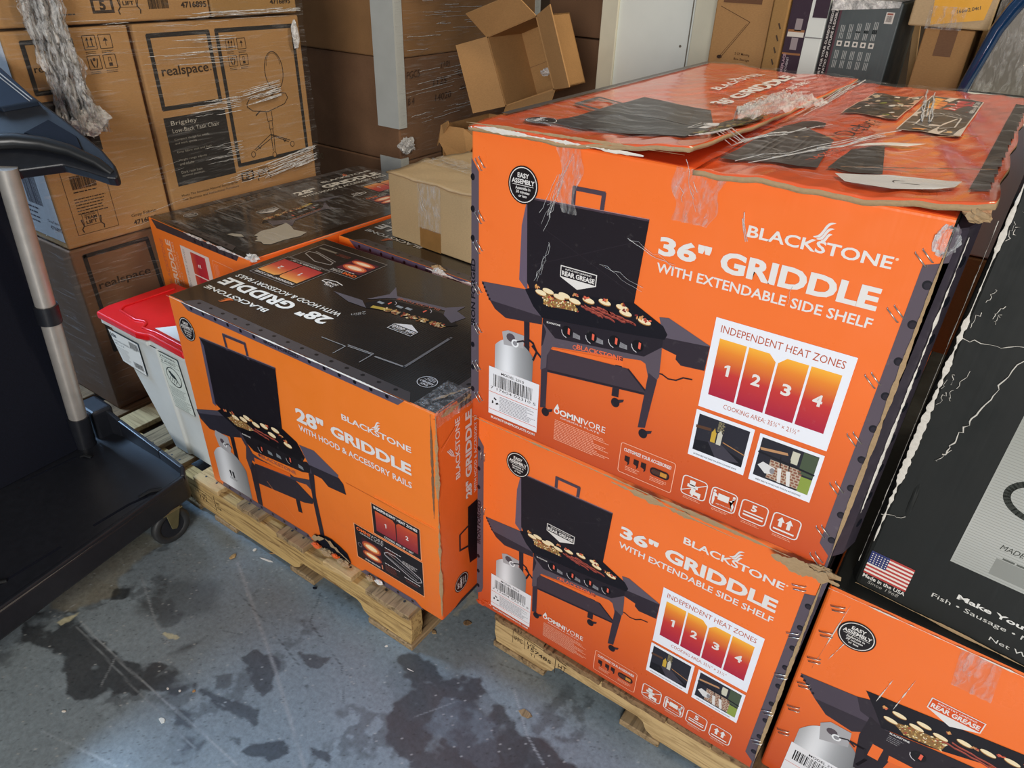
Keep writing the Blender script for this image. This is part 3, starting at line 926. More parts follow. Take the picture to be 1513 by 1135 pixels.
    loops = np.concatenate([q.ravel(), np.array(big).ravel()])
    me.loops.add(len(loops)); me.loops.foreach_set('vertex_index', loops)
    me.polygons.add(nf + 4)
    me.polygons.foreach_set('loop_start', np.arange(nf + 4) * 4)
    me.update(calc_edges=True)
    at = me.color_attributes.new('Col', 'FLOAT_COLOR', 'POINT')
    arr = np.ones((len(co), 4)); arr[:n0, :3] = C.reshape(-1, 3); arr[n0:, :3] = base * .93
    at.data.foreach_set('color', arr.ravel())
    m, nt, b = new_mat('painted_concrete')
    a = nt.nodes.new('ShaderNodeAttribute'); a.attribute_name = 'Col'
    f = noise(nt, coords(nt), 90, 6, 0.7)
    col = mixc(nt, 0.5, a.outputs['Color'], ramp(nt, f, [(0.35, (0.55,) * 3), (0.65, (1.25,) * 3)]), 'MULTIPLY')
    nt.links.new(col, b.inputs['Base Color'])
    nt.links.new(ramp(nt, noise(nt, coords(nt), 9, 6, 0.7), [(0.3, (0.34,) * 3), (0.7, (0.62,) * 3)]), b.inputs['Roughness'])
    b.inputs['Specular IOR Level'].default_value = 0.5
    b.inputs['Coat Weight'].default_value = 0.7
    b.inputs['Coat Roughness'].default_value = 0.24
    bump(nt, b, noise(nt, coords(nt), 45, 7, 0.7), 0.5, 0.002)
    me.materials.append(m)
    o = bpy.data.objects.new('floor', me); COL.objects.link(o)
    o['kind'] = 'structure'
make_floor()

w_ = MB(); w_.box(-4.0, 4.2, 0, 2.5, 4.3, 3.4); o = w_.build('wall_back', M['wall']); o['kind'] = 'structure'
w_ = MB(); w_.box(-4.1, 0.9, 0, -4.0, 4.3, 3.4); o = w_.build('wall_left', M['wall']); o['kind'] = 'structure'

# ------------------------------------------------------------------ pallets
def pallet(loc, rz, L, D, H, boards, label, lead_boards=True, stamp=None, wood_s='woodpale', wood_b='woodgrey', seed=1, nails=True, broken=False):
    t = tag(empty('wooden_pallet', loc, rz), label, 'pallet')
    tb = 0.016; bb = 0.016; r = random.Random(seed)
    n1, n2 = 0.157, 0.385
    zt = H - tb
    def prof(y):
        z1 = bb + 0.036
        pts = [(0.006, bb), (n1 - .02, bb), (n1, bb + .012), (n1 + .008, z1 - .006), (n1 + .02, z1), (n2 - .02, z1), (n2 - .008, z1 - .006), (n2, bb + .012), (n2 + .02, bb)]
        pts += [(L - x, z) for x, z in pts[::-1]]
        pts += [(L, zt * .55), (L - .002, zt), (0.002, zt), (0, zt * .5)]
        return [(x, y, z) for x, z in pts]
    for y in (0.004, D / 2 - .019, D - .042):
        m = MB(); m.prism(prof(y), (0, .038, 0))
        m.build('stringer', M[wood_s], t, .0015, 1)
    for k, (a, b) in enumerate(boards):
        m = MB()
        j = [r.uniform(-.003, .003) for _ in range(4)]
        y0 = r.uniform(-.006, .002)
        n = 6
        pts = [(a + j[0] + (b - a) * i / n, y0 + r.uniform(-.0015, .0015), zt) for i in range(n + 1)] + [(b + j[1], D - .002, zt), (a + j[2], D, zt)]
        m.prism(pts, (0, 0, tb - .0005 * (k % 2)))
        o = m.build('deck_board', M[wood_b if k % 3 else ('wooddark' if wood_b == 'wooddark' else 'woodpale')], t, .0015, 1)
        if nails:
            for xx in (a + (b - a) * .3, a + (b - a) * .72):
                m = MB()
                m.tube([(xx, .024, H - .002), (xx, .024, H + .0003)], .0032, 8)
                m.build('nail_head', M['rubber'], o)
    for a, b in ((0.0, .14), (.33, .42), (.485, .58) if broken else (.56, .66), (.80, .89), (L - .14, L)):
        m = MB(); m.box(a, .0, 0, b, D, bb)
        m.build('bottom_board', M['woodgrey'], t, .002, 1)
    if stamp:
        A = Art()
        stamp(A)
        lab(A.build('ink_stamp', lambda u, v, o: (u, .004 - o, v), t, M['inkmatte'], 0.0006), 'black ink treatment stamp on the side rail')
    return t

def stampA(A):
    I = '#3a2c1e'
    A.line([(52, 88), (52, 48)], 1.2, I); A.line([(52, 88), (165, 78)], 1.2, I); A.line([(84, 85), (84, 48)], 1.2, I); A.line([(165, 78), (165, 32)], 1.6, I); A.line([(168, 79), (192, 76)], 2.2, I)
    A.text('IPPC', 56, 60, 22, 14, I, 3, 0.0, 0); A.text('US-', 90, 70, 26, 9, I, 3, 0.01, -5); A.text('157485', 92, 56, 62, 11, I, 3, 0.01, -5)
    A.text('HT', 172, 52, 20, 18, I, 3, 0.0, -4); A.text('T1', 100, 40, 12, 8, I, 3, 0.0)
def stampB(A):
    I = '#3a2c1e'
    A.line([(410, 84), (500, 78)], 1.4, I); A.line([(500, 92), (500, 38)], 2.0, I); A.line([(428, 62), (500, 40)], 1.2, I)
    A.text('US-1485', 414, 68, 50, 10, I, 3, 0.0, -4); A.text('171', 430, 50, 30, 12, I, 3, 0.0, -4)
    A.text('HT', 506, 66, 16, 10, I, 3, 0.0, -4); A.text('DB', 508, 50, 16, 8, I, 3, 0.0, -4)

P1X = -1.968
pallet((P1X, .742, 0), 0.0, 1.22, 1.02, .1232,
       [(0.0, .09), (.13, .22), (.262, .352), (.418, .528), (.609, .701), (.775, .874), (.944, 1.038), (1.088, 1.221)],
       'light pine pallet with gnawed front rail under the pale orange griddle carton', stamp=stampB, wood_s='woodrough', seed=3, broken=True)
pallet((-.607, .8665, 0), math.radians(-.27), 1.22, 1.02, .1070,
       [(0, .134), (.138, .276), (.28, .422), (.426, .516), (.52, .655), (.66, .80), (.81, .93), (.94, 1.06), (1.08, 1.22)],
       'clean pine pallet with black ink stamp under the two stacked griddle cartons', stamp=stampA, wood_b='wooddark', seed=5)
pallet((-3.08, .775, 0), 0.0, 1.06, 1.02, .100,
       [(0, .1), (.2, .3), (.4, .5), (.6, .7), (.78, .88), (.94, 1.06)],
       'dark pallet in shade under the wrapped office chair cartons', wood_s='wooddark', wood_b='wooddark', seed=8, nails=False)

# ------------------------------------------------------------------ the 36 inch griddle cartons
W36, H36, D36 = .6448, .515, .93

def big_carton(loc, rz, label, H, flaps):
    t = tag(empty('griddle_carton', loc, rz), label, 'box', 'large 36 inch griddle cartons')
    carton(t, W36, D36, H, [M['orange36'], M['orange36top'], M['black']], .005)  # right side coloured black as the shade of the narrow gap
    art36(t, 'MODEL 2310', '7 17604 02310 5', W36, H36)
    S = Art()
    S.rect(0, 4, D36 * 1000 - 4, H * 1000 - 4, '#2c272c', 1)  # dark fill beyond the edge strip stands in for gap shade
    for v in range(40, 500, 49):
        S.ell(12, v, 4, 6, '#15121a', 2, 12)
    S.text('IRON FORGED', 17, 195, 125, 9, '#131016', 2, .03, 90)
    S.build('side_print', side(W36), t)
    wear('torn_corner_edge', (W36 - .001, -.0012, .015), (W36 - .001, -.0012, H - .03), (1, 0, 0), .004, M['edge'], t, .0012, 90, 3, .5, (0, -1, 0))
    return t

A_ = big_carton((-.6596, .8531, .6406), 0.0, 'large orange carton on top of the right pallet stack with battered taped lid', H36 + .003, True)
B_ = big_carton((-.6577, .8707, .1086), -.01437, 'large orange carton under the battered one, resting on the pallet', .5305, False)
# crushed brown board showing along the joint between the two
wear('crushed_bottom_edge', (.005, -.002, .001), (W36 - .005, -.004, -.002), (0, 0, 1), .008, M['edge'], A_, .002, 110, 12, .35, (0, -1, 0))
wear('torn_bottom_edge', (.30, -.004, -.007), (.52, -.006, -.009), (0, 0, 1), .014, M['edge'], A_, .003, 60, 13, .4, (0, -1, 0))
wear('torn_bottom_edge', (.57, -.006, -.010), (.668, -.006, -.012), (0, 0, 1), .018, M['edge'], A_, .003, 40, 23, .4, (0, -1, 0))
for k, (u, v, a) in enumerate(((.018, .468, -25), (.018, .385, -12), (.015, .335, -12), (.014, .262, -10), (.015, .187, -10), (.013, .112, -10), (.018, .048, -14),
                               (.626, .470, 10), (.618, .400, 12), (.619, .310, 12), (.622, .222, 14), (.622, .140, 14), (.624, .062, 16), (.628, .012, 30))):
    staple_at(A_, u, v, -36 if u < .1 else -48, .021)
for u, v, a in ((.014, .43, 0), (.015, .29, 8), (.617, .47, 70), (.632, .372, 60), (.636, .272, 60), (.636, .172, 60), (.636, .085, 60)):
    staple_at(B_, u, v, a)
for u, v in ((.012, .008), (.03, .02)):
    crumple('frayed_corner', (u, 0, v), .010, M['orange36'], B_, int(u * 1000), 8, .4, (1.4, .35, .6))
crumple('frayed_corner', (W36 - .004, -.001, -.008), .013, M['edge'], A_, 5, 9, .5, (1.6, .6, .7))
crumple('crushed_corner', (W36 + .014, .001, H36 + .010), .011, M['edge'], A_, 8, 9, .4, (1.2, .8, .7))
crumple('wrap_clump', (W36 - .004, -.002, H36 - .022), .013, M['strand'], A_, 9, 12, .4, (.9, .30, 1.2))

m = MB()
m.prism([(W36 - .001, .002, .02), (W36 + .012, .020, .02), (W36 + .021, .055, .02), (W36 + .021, .90, .02), (W36 - .001, .92, .02)], (0, 0, H36 - .03))
lab(m.build('bulged_side_panel', plain('dark_plum_print', '#3f3842', .4, 0, .12, 40, .1), A_, .002, 1), 'dark riveted side panel bulging outward')
wear('split_side_edge', (W36 + .013, .022, .10), (W36 + .013, .022, H36 - .02), (1, 1, 0), .0035, M['edgepale'], A_, .0012, 80, 91, .8, (1, -1, 0))
for v in range(70, 500, 49):
    m = MB(); m.raw([(W36 + .0172 + .0022 * math.cos(k * PI / 5), .038 + .007 * math.cos(k * PI / 5), v / 1000 + .007 * math.sin(k * PI / 5)) for k in range(10)], [tuple(range(10))]); m.build('punched_rivet', M['fabric'], A_)
# lid flaps of the battered one
def zl(u, v):
    e = max(0, 1 - v / .42)
    return H36 + .010 + .020 * (u / .345) ** 3 * e + .0020 * wig(u * 9, v * 6) * min(1, u / .1) - .006 * math.exp(-(v / .02)) * (1 - u / .345)
def zr(u, v):
    s = (u - .352) / .31
    return H36 + .005 + .006 * min(1, max(0, s)) + .010 * math.exp(-((s - .45) ** 2) / .05) * math.exp(-v / .25) * .0 + .0022 * wig(u * 11, v * 5, 2) + .010 * math.exp(-(1 - s) * 7) * math.exp(-v / .25)
def fl(s, t):
    u = -.001 + .346 * s + .004 * math.sin(t * 9) * (s > .9)
    v = -.006 + t * (.936) - .006 * s * (t < .02) + .012 * math.sin(s * 7) * (t > .98)
    return (u, v, zl(max(0, u), max(0, v)))
def fr(s, t):
    u = .352 + s * (.318 + (.002 * math.sin(t * 31) if s > .9 else 0))
    v = -.008 + t * (.925) - .004 * math.sin(s * 5)
    return (u, v, zr(u, max(0, v)))
sheet('lid_flap', fl, 40, 60, [M['orange36top'], M['edge']], A_, .0055)
sheet('lid_flap', fr, 40, 60, [M['orange36top'], M['edge']], A_, .0065)

FA = Art()
# left flap, picture turned a quarter
GT = '#4b4440'
def quadstrip(A, p, q, w0, w1, n, col, L):
    for i in range(n):
        t0, t1 = i / n, (i + 1) / n
        a = [p[0] + (q[0] - p[0]) * t for t in (t0, t1)]; b = [p[1] + (q[1] - p[1]) * t for t in (t0, t1)]
        A.poly([(a[0], b[0]), (a[0] + w0, b[0]), (a[1] + w1, b[1]), (a[1], b[1])], col, L)
quadstrip(FA, (1, 75), (1, 925), 13, 13, 14, GT, 1)
def gridpoly(A, pts, col, L, n=5):
    """quad split in n x n so that it follows a curved flap"""
    p = [Vector(q) for q in pts]; c = hx(col)
    f = lambda s, t: (p[0] * (1 - s) + p[1] * s) * (1 - t) + (p[3] * (1 - s) + p[2] * s) * t
    vs = [f(i / n, j / n) for j in range(n + 1) for i in range(n + 1)]
    A.add(vs, [(j * (n + 1) + i, j * (n + 1) + i + 1, (j + 1) * (n + 1) + i + 1, (j + 1) * (n + 1) + i) for j in range(n) for i in range(n)], [c] * len(vs), L)
gridpoly(FA, [(97, 62), (308, 62), (308, 168), (100, 200)], '#36302f', 2)
gridpoly(FA, [(100, 200), (308, 170), (246, 320), (105, 366)], '#423c3b', 2.2)
FA.line([(98, 203), (306, 171)], 2, '#1d1918', 3)
FA.line([(100, 282), (47, 305), (47, 228), (100, 203)], 9, '#4a4341', 2)
for k, (dx, dy, cc) in enumerate(((0, 0, '#1c1516'), (0, 0, WHT), (0, 0, '#1c1516'))):
    rr_ = (26, 24, 22.6)[k]
    FA.ell(82, 64, rr_, rr_ * .88, cc, 3 + k, 28)
FA.text('EASY', 72, 80, 20, 7, WHT, 7, .03, -90); FA.text('ASSEMBLY', 84, 46, 36, 7, WHT, 7, .03, 90); FA.lines(66, 62, 30, 4, 4, WHT, 7, 1.5)
FA.text('BLACKSTONE', 178, 540, 285, 19, WHT, 4, .02, 90); FA.flame(136, 672, 28, 22, WHT, 4)
FA.text('36"', 246, 386, 76, 30, WHT, 4, .04, 90); FA.text('GRIDDLE', 243, 478, 350, 30, WHT, 4, .04, 90)
FA.text('WITH EXTENDABLE SIDE SHELF', 283, 385, 415, 15, WHT, 4, .015, 90)
FA.poly([(276, 148), (303, 150), (312, 176), (303, 205), (276, 204)], WHT, 6); FA.poly([(278, 151), (292, 151), (292, 202), (278, 202)], '#242020', 7); FA.text('REAR GREASE', 291, 154, 45, 9, WHT, 8, .03, 90)
gridpoly(FA, [(300, 210), (336, 80), (340, 300), (312, 330)], '#2f2a28', 3)
rf = random.Random(4)
for k in range(170):
    v = rf.uniform(90, 330); u = 306 + rf.uniform(0, 30)
    FA.ell(u, v, rf.uniform(2, 5), rf.uniform(2, 5), rf.choice(('#8a7a3e', '#6d3a2c', '#a98a58', '#4c3826', '#b8a878', '#5f6a34')), 4 + k * .01, 6)
FA.build('lid_print', lambda u, v, o: (u, v, zl(max(0, u), max(0, v)) + o * 3.5 + .0006), A_)
FB = Art()
gridpoly(FB, [(360, 58), (478, 78), (452, 275), (372, 345)], '#453e3a', 2)
gridpoly(FB, [(366, 300), (420, 350), (414, 385), (380, 372)], '#3a3431', 2.2)
gridpoly(FB, [(488, 84), (549, 96), (523, 252), (487, 222)], '#3f3934', 2)
for k in range(9):
    gridpoly(FB, [(380 + k * 9, 90 + k * 2), (384 + k * 9, 90 + k * 2), (382 + k * 8, 250), (379 + k * 8, 250)], '#5a534e', 2.6, 2)
FB.lines(400, 150, 40, 8, 9, '#9a938b', 3, 2)
FB.text('BLACKSTONE', 462, 110, 120, 9, '#c9583a', 4, .02, 80)
for (u0, u1, v0, v1) in ((412, 500, 490, 628), (412, 500, 634, 770)):
    gridpoly(FB, [(u0, v0), (u1, v0), (u1, v1), (u0, v1)], '#c8a08a', 3); gridpoly(FB, [(u0 + 2, v0 + 2), (u1 - 2, v0 + 2), (u1 - 2, v1 - 2), (u0 + 2, v1 - 2)], '#3b332c', 3.4)
for k in range(26):
    FB.ell(rf.uniform(420, 492), rf.uniform(500, 760), rf.uniform(3, 8), rf.uniform(6, 18), rf.choice(('#8a8a3e', '#b9a58a', '#2a2522', '#6b4b34', '#d8d0c4')), 4 + k * .02, 8)
gridpoly(FB, [(512, 405), (600, 405), (600, 785), (512, 785)], '#cfc2b6', 3); gridpoly(FB, [(514, 408), (598, 408), (598, 782), (514, 782)], '#4a4440', 3.4)
for k in range(4):
    v0 = 640 + k * 30
    for j in range(5):
        FB.add([(522 + j * 13, v0), (535 + j * 13, v0), (535 + j * 13, v0 + 27), (522 + j * 13, v0 + 27)], [(0, 1, 2, 3)], [hx(('#e8a24a', '#d8804a', '#c8604a', '#b84a4a', '#a84048')[j])] * 4, 4)
    FB.text(str(k + 1), 566, v0 + 9, 8, 10, WHT, 5, .03, 90)
FB.text('INDEPENDENT HEAT ZONES', 596, 632, 128, 7, WHT, 5, .01, 90)
FB.line([(530, 470), (560, 450), (585, 470), (585, 560), (560, 580), (530, 560)], 2.5, '#cfc8c0', 5, True)
for k in range(6):
    FB.line([(525 + k * 12, 600), (533 + k * 12, 590)], 1.5, '#cfc8c0', 5)
FB.ell(545, 425, 14, 10, '#d8904a', 5, 10); FB.ell(575, 428, 12, 9, '#e0b070', 5, 10)
FB.text('Debra', 470, 300, 150, 30, '#3a2622', 5, -.012, 84, .3)
quadstrip(FB, (642, 60), (650, 800), 20, 16, 14, '#3b3531', 1.5)
# pale printed gas bottle
bt = [(502, 62), (530, 82), (556, 92), (619, 100), (632, 92), (628, 62), (610, 48), (570, 30), (520, 34)]
FB.poly(bt, '#cfcbc6', 5)
FB.rrect(566, 58, 596, 68, 4, 1.6, '#4a4340', 6)
for k in range(3): FB.line([(600 + k * 7, 52), (597 + k * 7, 72)], 1.4, '#4a4340', 6)
FB.build('lid_artwork', lambda u, v, o: (u, v, zr(u, max(0, v)) + o * 3.5 + .0006), A_)
# slit torn in the lid, and deep creases
m = MB()
m.raw([(x / 1000, y / 1000, zr(x / 1000, y / 1000) + .0035) for x, y in ((484, 238), (500, 262), (524, 282), (568, 300), (548, 276), (520, 252))], [(0, 1, 2, 3, 4, 5)])
m.build('torn_slit', M['edgepale'], A_)
wear('crease', (.395, .244, zr(.395, .244) + .0015), (.621, .417, zr(.6, .4) + .003), (0, 1, 0), .0025, M['edge'], A_, .001, 50, 33, .3, (0, 0, 1))
wear('crease', (.50, .10, zr(.5, .1) + .002), (.66, .197, zr(.66, .19) + .002), (0, 1, 0), .003, M['kraftdark'], A_, .001, 50, 34, .3, (0, 0, 1))
wear('torn_white_edge', (.012, -.0065, H36 + .006), (.285, -.0085, H36 + .009), (0, 0, 1), .0095, M['edgepale'], A_, .0012, 70, 41, .25, (0, -1, .2))
wear('torn_brown_edge', (-.002, -.0062, H36 + .010), (.34, -.0090, H36 + .019), (0, 0, 1), .0035, M['edge'], A_, .0022, 90, 42, .3, (0, -1, .4))
wear('side_edge_wear', (-.003, .0, H36 + .004), (-.003, .90, H36 + .006), (0, 0, 1), .004, M['edge'], A_, .001, 90, 43, .3, (-1, 0, .5))
wear('side_edge_wear', (W36 + .006, .0, H36 + .008), (W36 + .006, .90, H36 + .004), (1, 0, 0), .012, M['edgepale'], A_, .004, 90, 44, .4, (0, 0, 1))

# wrap and tape on it
def skin(u0, u1, v0, v1, zf, amp, nm, mt, lift=.004, nu=46, nv=70, sd=0):
    sheet(nm, lambda s, t: (u0 + (u1 - u0) * s, v0 + (v1 - v0) * t, zf(u0 + (u1 - u0) * s, max(0, v0 + (v1 - v0) * t)) + lift + amp * (.5 + .5 * wig(s * 9 + 3 * t, t * 14, sd))), nu, nv, M[mt], A_)
skin(.03, .345, .01, .90, zl, .002, 'clear_wrap', 'filmtop', .0065, sd=1)
skin(.352, .668, .01, .90, zr, .002, 'clear_wrap', 'filmtop', .0065, sd=2)
def folds(parent, pts, fmap, seed, n=9, spread=.014, mt='filmthick', rad=.0012, nm='wrap_fold'):
    """bundle of fine glossy plastic creases following a path"""
    r = random.Random(seed); m = MB()
    for k in range(n):
        off = [r.uniform(-spread, spread), r.uniform(-spread, spread)]
        path = []
        for i, p in enumerate(pts):
            path.append(fmap(p[0] + off[0] + r.uniform(-.003, .003), p[1] + off[1] + r.uniform(-.003, .003), .002 + r.uniform(0, .003)))
        a, b = sorted((r.randrange(0, len(path) // 2), r.randrange(len(path) // 2, len(path))))
        if b - a < 2: a, b = 0, len(path) - 1
        m.tube(path[a:b + 1], rad * r.uniform(.5, 1.4), 5, flat=.5)
    o = m.build(nm, M[mt], parent); o['kind'] = 'stuff'
    return o
tl = lambda u, v, o: (u, v, (zl if u < .349 else zr)(u, max(0, v)) + o + .002)
folds(A_, [(.36, .42 + .06 * i) for i in range(9)], tl, 3, 9, .010)
folds(A_, [(.31 + .012 * i, .02 + .035 * i) for i in range(12)], tl, 4, 7, .010)
folds(A_, [(.40 + .018 * i, .03 + .05 * i) for i in range(8)], tl, 5, 6, .012)
folds(A_, [(.50 + .006 * i, .85 - .05 * i) for i in range(8)], tl, 6, 6, .010)
def bunch(s, t):
    u = .338 + .085 * (t - .45) * (s - .2) + .045 * (s - .5); v = .20 + .24 * t
    return (u, v, H36 + .030 + .014 * math.sin(PI * s) * (1 - t * .4) + .004 * wig(s * 9, t * 7, 4))
sheet('bunched_plastic', bunch, 40, 50, M['strand2'], A_)
def tape(u0, u1, v0, v1, nm='clear_tape', sd=0, taper=.0, amp=.003):
    def f(s, t):
        w = 1 - taper * (1 - t)
        u = (u0 + u1) / 2 + (u1 - u0) * (s - .5) * w + .004 * math.sin(t * 9 + sd)
        return (u, -.0025 - amp * (.5 + .5 * wig(s * 16 + sd, t * 4, sd)), v0 + (v1 - v0) * t)
    sheet(nm, f, 22, 30, M['tape'], A_, smooth=True)
tape(.155, .195, .425, .518, sd=2, taper=.4)
tape(.325, .395, .450, .518, sd=5, taper=.3)
folds(A_, [(.178 - .0035 * i, .512 - .010 * i) for i in range(12)], front, 7, 9, .012, rad=.0005)
folds(A_, [(.350 + .002 * i, .512 - .006 * i) for i in range(9)], front, 8, 4, .016, rad=.0005)
folds(A_, [(.262 + .012 * i, .412 - .0035 * i) for i in range(8)], front, 9, 2, .003, rad=.0006)
folds(A_, [(.235 + .010 * i, .365 - .003 * i) for i in range(8)], front, 10, 2, .003, rad=.0005)
folds(A_, [(.128 + .003 * i, .30 + .009 * i) for i in range(9)], front, 11, 4, .006, rad=.0005)
folds(A_, [(.50, .40 - .008 * i) for i in range(7)], front, 12, 1, .01, rad=.0003)
folds(A_, [(.425 + .003 * i, .48 - .012 * i) for i in range(4)], front, 14, 2, .004, rad=.0010)

# ------------------------------------------------------------------ the 28 inch griddle cartons
W28, H28, D28 = .808, .554, .482

def art28front(t):
    A = Art()
    A.poly([(47, 553), (73, 536), (718, 537), (735, 553)], '#5a5260', 1)
    for u in list(range(88, 320, 44)) + [480, 523, 565, 607, 650, 691]:
        A.ell(u, 545.5, 4.6, 4.6, '#15121a', 2, 12)
    A.text('IRON FORGED', 340, 541, 108, 8.5, '#14111b', 2, .03)
    A.poly([(40, 0), (44, 14), (60, 16), (380, 16), (395, 0)], '#5a5260', 1); A.poly([(560, 0), (575, 15), (730, 16), (755, 0)], '#5a5260', 1)
    for u in range(70, 380, 44): A.ell(u, 8, 4, 4, '#15121a', 2, 10)
    for u in range(590, 740, 44): A.ell(u, 8, 4, 4, '#15121a', 2, 10)
    easy(A, 51, 481, 29, 12)
    # the open hood
    A.poly([(95, 473), (85, 286), (98, 282), (106, 460)], '#5c5466', 2)
    A.poly([(94, 474), (364, 488), (350, 325), (349, 305), (118, 280), (97, 290), (105, 455)], '#1c181d', 2.5)
    A.line([(95, 473), (363, 487)], 5, '#3c3540', 3); A.line([(95, 475.5), (363, 489.5)], 1, '#b08c84', 3.4)
    A.line([(198, 477), (195, 513), (270, 516), (272, 478)], 8, '#423a46', 3.2); A.line([(195, 517), (272, 520)], 1, '#b08c84', 3.5)
    A.poly([(-0, 234), (98, 270), (125, 275), (200, 250), (201, 240), (178, 222), (128, 203), (42, 190), (10, 209)], '#2b2831', 2)
    A.poly([(0, 234), (12, 226), (120, 262), (98, 270)], '#4a4753', 2.4)
    A.poly([(98, 270), (118, 283), (350, 324), (396, 306), (416, 272), (405, 254), (220, 245), (177, 240), (140, 255)], '#151217', 4)
    food(A, [(172, 279), (204, 287), (220, 298), (251, 292), (307, 287), (323, 307), (282, 301), (361, 282)],
         [(137, 266), (162, 280), (214, 279), (242, 272), (223, 262), (170, 254)], [(226, 273), (290, 268), (244, 278), (324, 277)],
         [(136, 284), (162, 289), (235, 300), (295, 306), (340, 300), (355, 290)], 6, 1.35, 5)
    A.poly([(402, 302), (451, 308), (523, 274), (520, 260), (428, 252)], '#57505e', 2)
    A.poly([(428, 257), (523, 266), (536, 255), (541, 227), (484, 221), (465, 235), (425, 234)], '#2a252d', 2.3)
    A.poly([(178, 244), (220, 246), (405, 256), (420, 262), (431, 253), (425, 232), (399, 222), (220, 200), (195, 215)], '#1f1b20', 3.6)
    knobs(A, [(252, 222), (357, 238)], 11, 5)
    for x, y in ((278, 226), (310, 231), (388, 236)):
        A.poly([(x, y - 6), (x + 17, y - 6), (x + 15, y + 2), (x, y + 5)], '#7d8286', 5)
    A.text('BLACKSTONE', 186, 236, 32, 4, WHT, 5, .03, 4)
    A.poly([(178, 245), (212, 189), (241, 185), (361, 189), (419, 209), (431, 252), (436, 190), (424, 178), (405, 188), (380, 182), (225, 160), (205, 165), (187, 127), (180, 160), (190, 200), (175, 225)], '#423a45', 4.4)
    A.text('BLACKSTONE', 247, 192, 126, 10, '#a4604c', 6, .02, 4); A.ell(240, 197, 5, 5, '#a4604c', 6, 14); A.ell(240, 197, 3.8, 3.8, '#423a45', 6.3, 14)
    A.poly([(188, 165), (215, 150), (209, 17), (190, 17)], '#2b252d', 3)
    A.poly([(420, 230), (439, 236), (434, 166), (446, 17), (430, 17), (421, 140)], '#2b252d', 4.5)
    A.poly([(350, 192), (365, 189), (372, 81), (357, 78)], '#221d24', 2); A.poly([(128, 215), (145, 215), (145, 130), (130, 135)], '#221d24', 1.8)
    A.poly([(212, 158), (360, 183), (424, 150), (417, 134), (385, 122), (210, 94)], '#2f2931', 2.6)
    A.poly([(215, 178), (350, 194), (350, 183), (215, 160)], '#e2641c', 4.6)
    tank(A, [(38, 60), (34, 110), (42, 138), (66, 150), (129, 145), (158, 134), (166, 100), (167, 49), (155, 24), (70, 17), (45, 30)], [(60, 180), (66, 197), (117, 197), (122, 165), (112, 140), (68, 148)], 2.6)
    A.poly([(88, 78), (96, 80), (97, 60), (92, 60)], '#23262a', 5); A.poly([(100, 79), (108, 79), (109, 59), (102, 58)], '#23262a', 5); A.lines(86, 56, 34, 2, 4, '#5c6064', 5, 1.5)
    blackstone(A, 557, 437, 188, 14.5, WHT, 5)
    A.text('28"', 409, 371, 88, 38, WHT, 5, .04); A.text('GRIDDLE', 518, 380, 224, 28, WHT, 5, .04)
    A.text('WITH HOOD & ACCESSORY RAILS', 412, 347, 329, 16, WHT, 5, .018)
    # heat zones and plate panels
    A.rect(617, 156, 757, 247, '#eba070', 4); A.rect(619, 158, 755, 245, '#231b1d', 4.5)
    A.text('INDEPENDENT HEAT ZONES', 625, 233, 124, 7.5, WHT, 6, .03)
    cz = ('#8a2a34', '#a63a32', '#b8452f', '#c8582e')
    zone(A, 628, 686, 170, 228, '1', 6, 7, '#231b1d', cz); zone(A, 689, 748, 170, 228, '2', 6, -7, '#231b1d', cz)
    A.text('COOKING AREA: 28" \u00d7 18\u00bd"', 650, 161, 84, 6, WHT, 6, .02)
    A.rect(554, 46, 760, 153, '#eba070', 4.1); A.rect(556, 48, 758, 151, '#1f191b', 4.6)
    A.text('OMNI', 562, 136, 42, 10, '#ea6c34', 6, .035); A.text('VORE', 605, 136, 40, 10, '#b9b2ae', 6, .0); A.text('GRIDDLE PLATE', 572, 130, 70, 3.6, WHT, 6, .0)
    A.rect(575, 60, 636, 121, '#3a1a22', 6)
    for y, hh in ((102, 15), (76, 11)):
        A.ell(605, y, 29, hh, '#a8452c', 6.4); A.ell(605, y, 24, hh * .7, '#e08a4c', 6.6); A.ell(605, y, 18, hh * .45, '#f6dcae', 6.8)
    A.ell(568, 92, 7, 7, '#6a6266', 7, 14); A.ell(568, 92, 5, 5, '#1f191b', 7.2, 14)
    A.text('EVEN HEATING', 582, 53, 46, 4.5, WHT, 7, .02); A.rect(633, 55, 637, 68, '#c8785a', 7)
    A.line([(645, 112), (655, 120), (680, 122), (750, 98), (754, 88), (742, 80), (722, 82), (648, 106)], 1.6, '#c9c4c4', 6.5, True)
    A.line([(650, 108), (740, 86)], 1.2, '#9a9494', 6.6); A.line([(660, 117), (745, 94)], 1.2, '#9a9494', 6.6)
    A.lines(648, 132, 50, 1, 3, '#e8e0dc', 6.5, 1.6); A.lines(648, 128, 36, 4, 4, '#7a3a2c', 6.5, 1.6, 3)
    A.lines(700, 122, 44, 3, 4, '#b8b0ac', 6.5, 1.8); A.lines(645, 82, 46, 1, 3, '#e8e0dc', 6.5, 1.6); A.lines(645, 76, 40, 5, 4, '#7a3a2c', 6.5, 1.4, 6); A.lines(702, 74, 48, 1, 3, '#e8e0dc', 6.5, 1.6); A.lines(706, 68, 40, 2, 4, '#7a3a2c', 6.5, 1.4, 8)
    A.line([(250, 120), (352, 30)], .8, '#f29a5c', 3)
    A.line([(545, 264), (788, 266)], 1.0, '#b4501a', 3)
    return lab(A.build('front_print', front, t), 'orange front print with hooded griddle picture and white lettering')

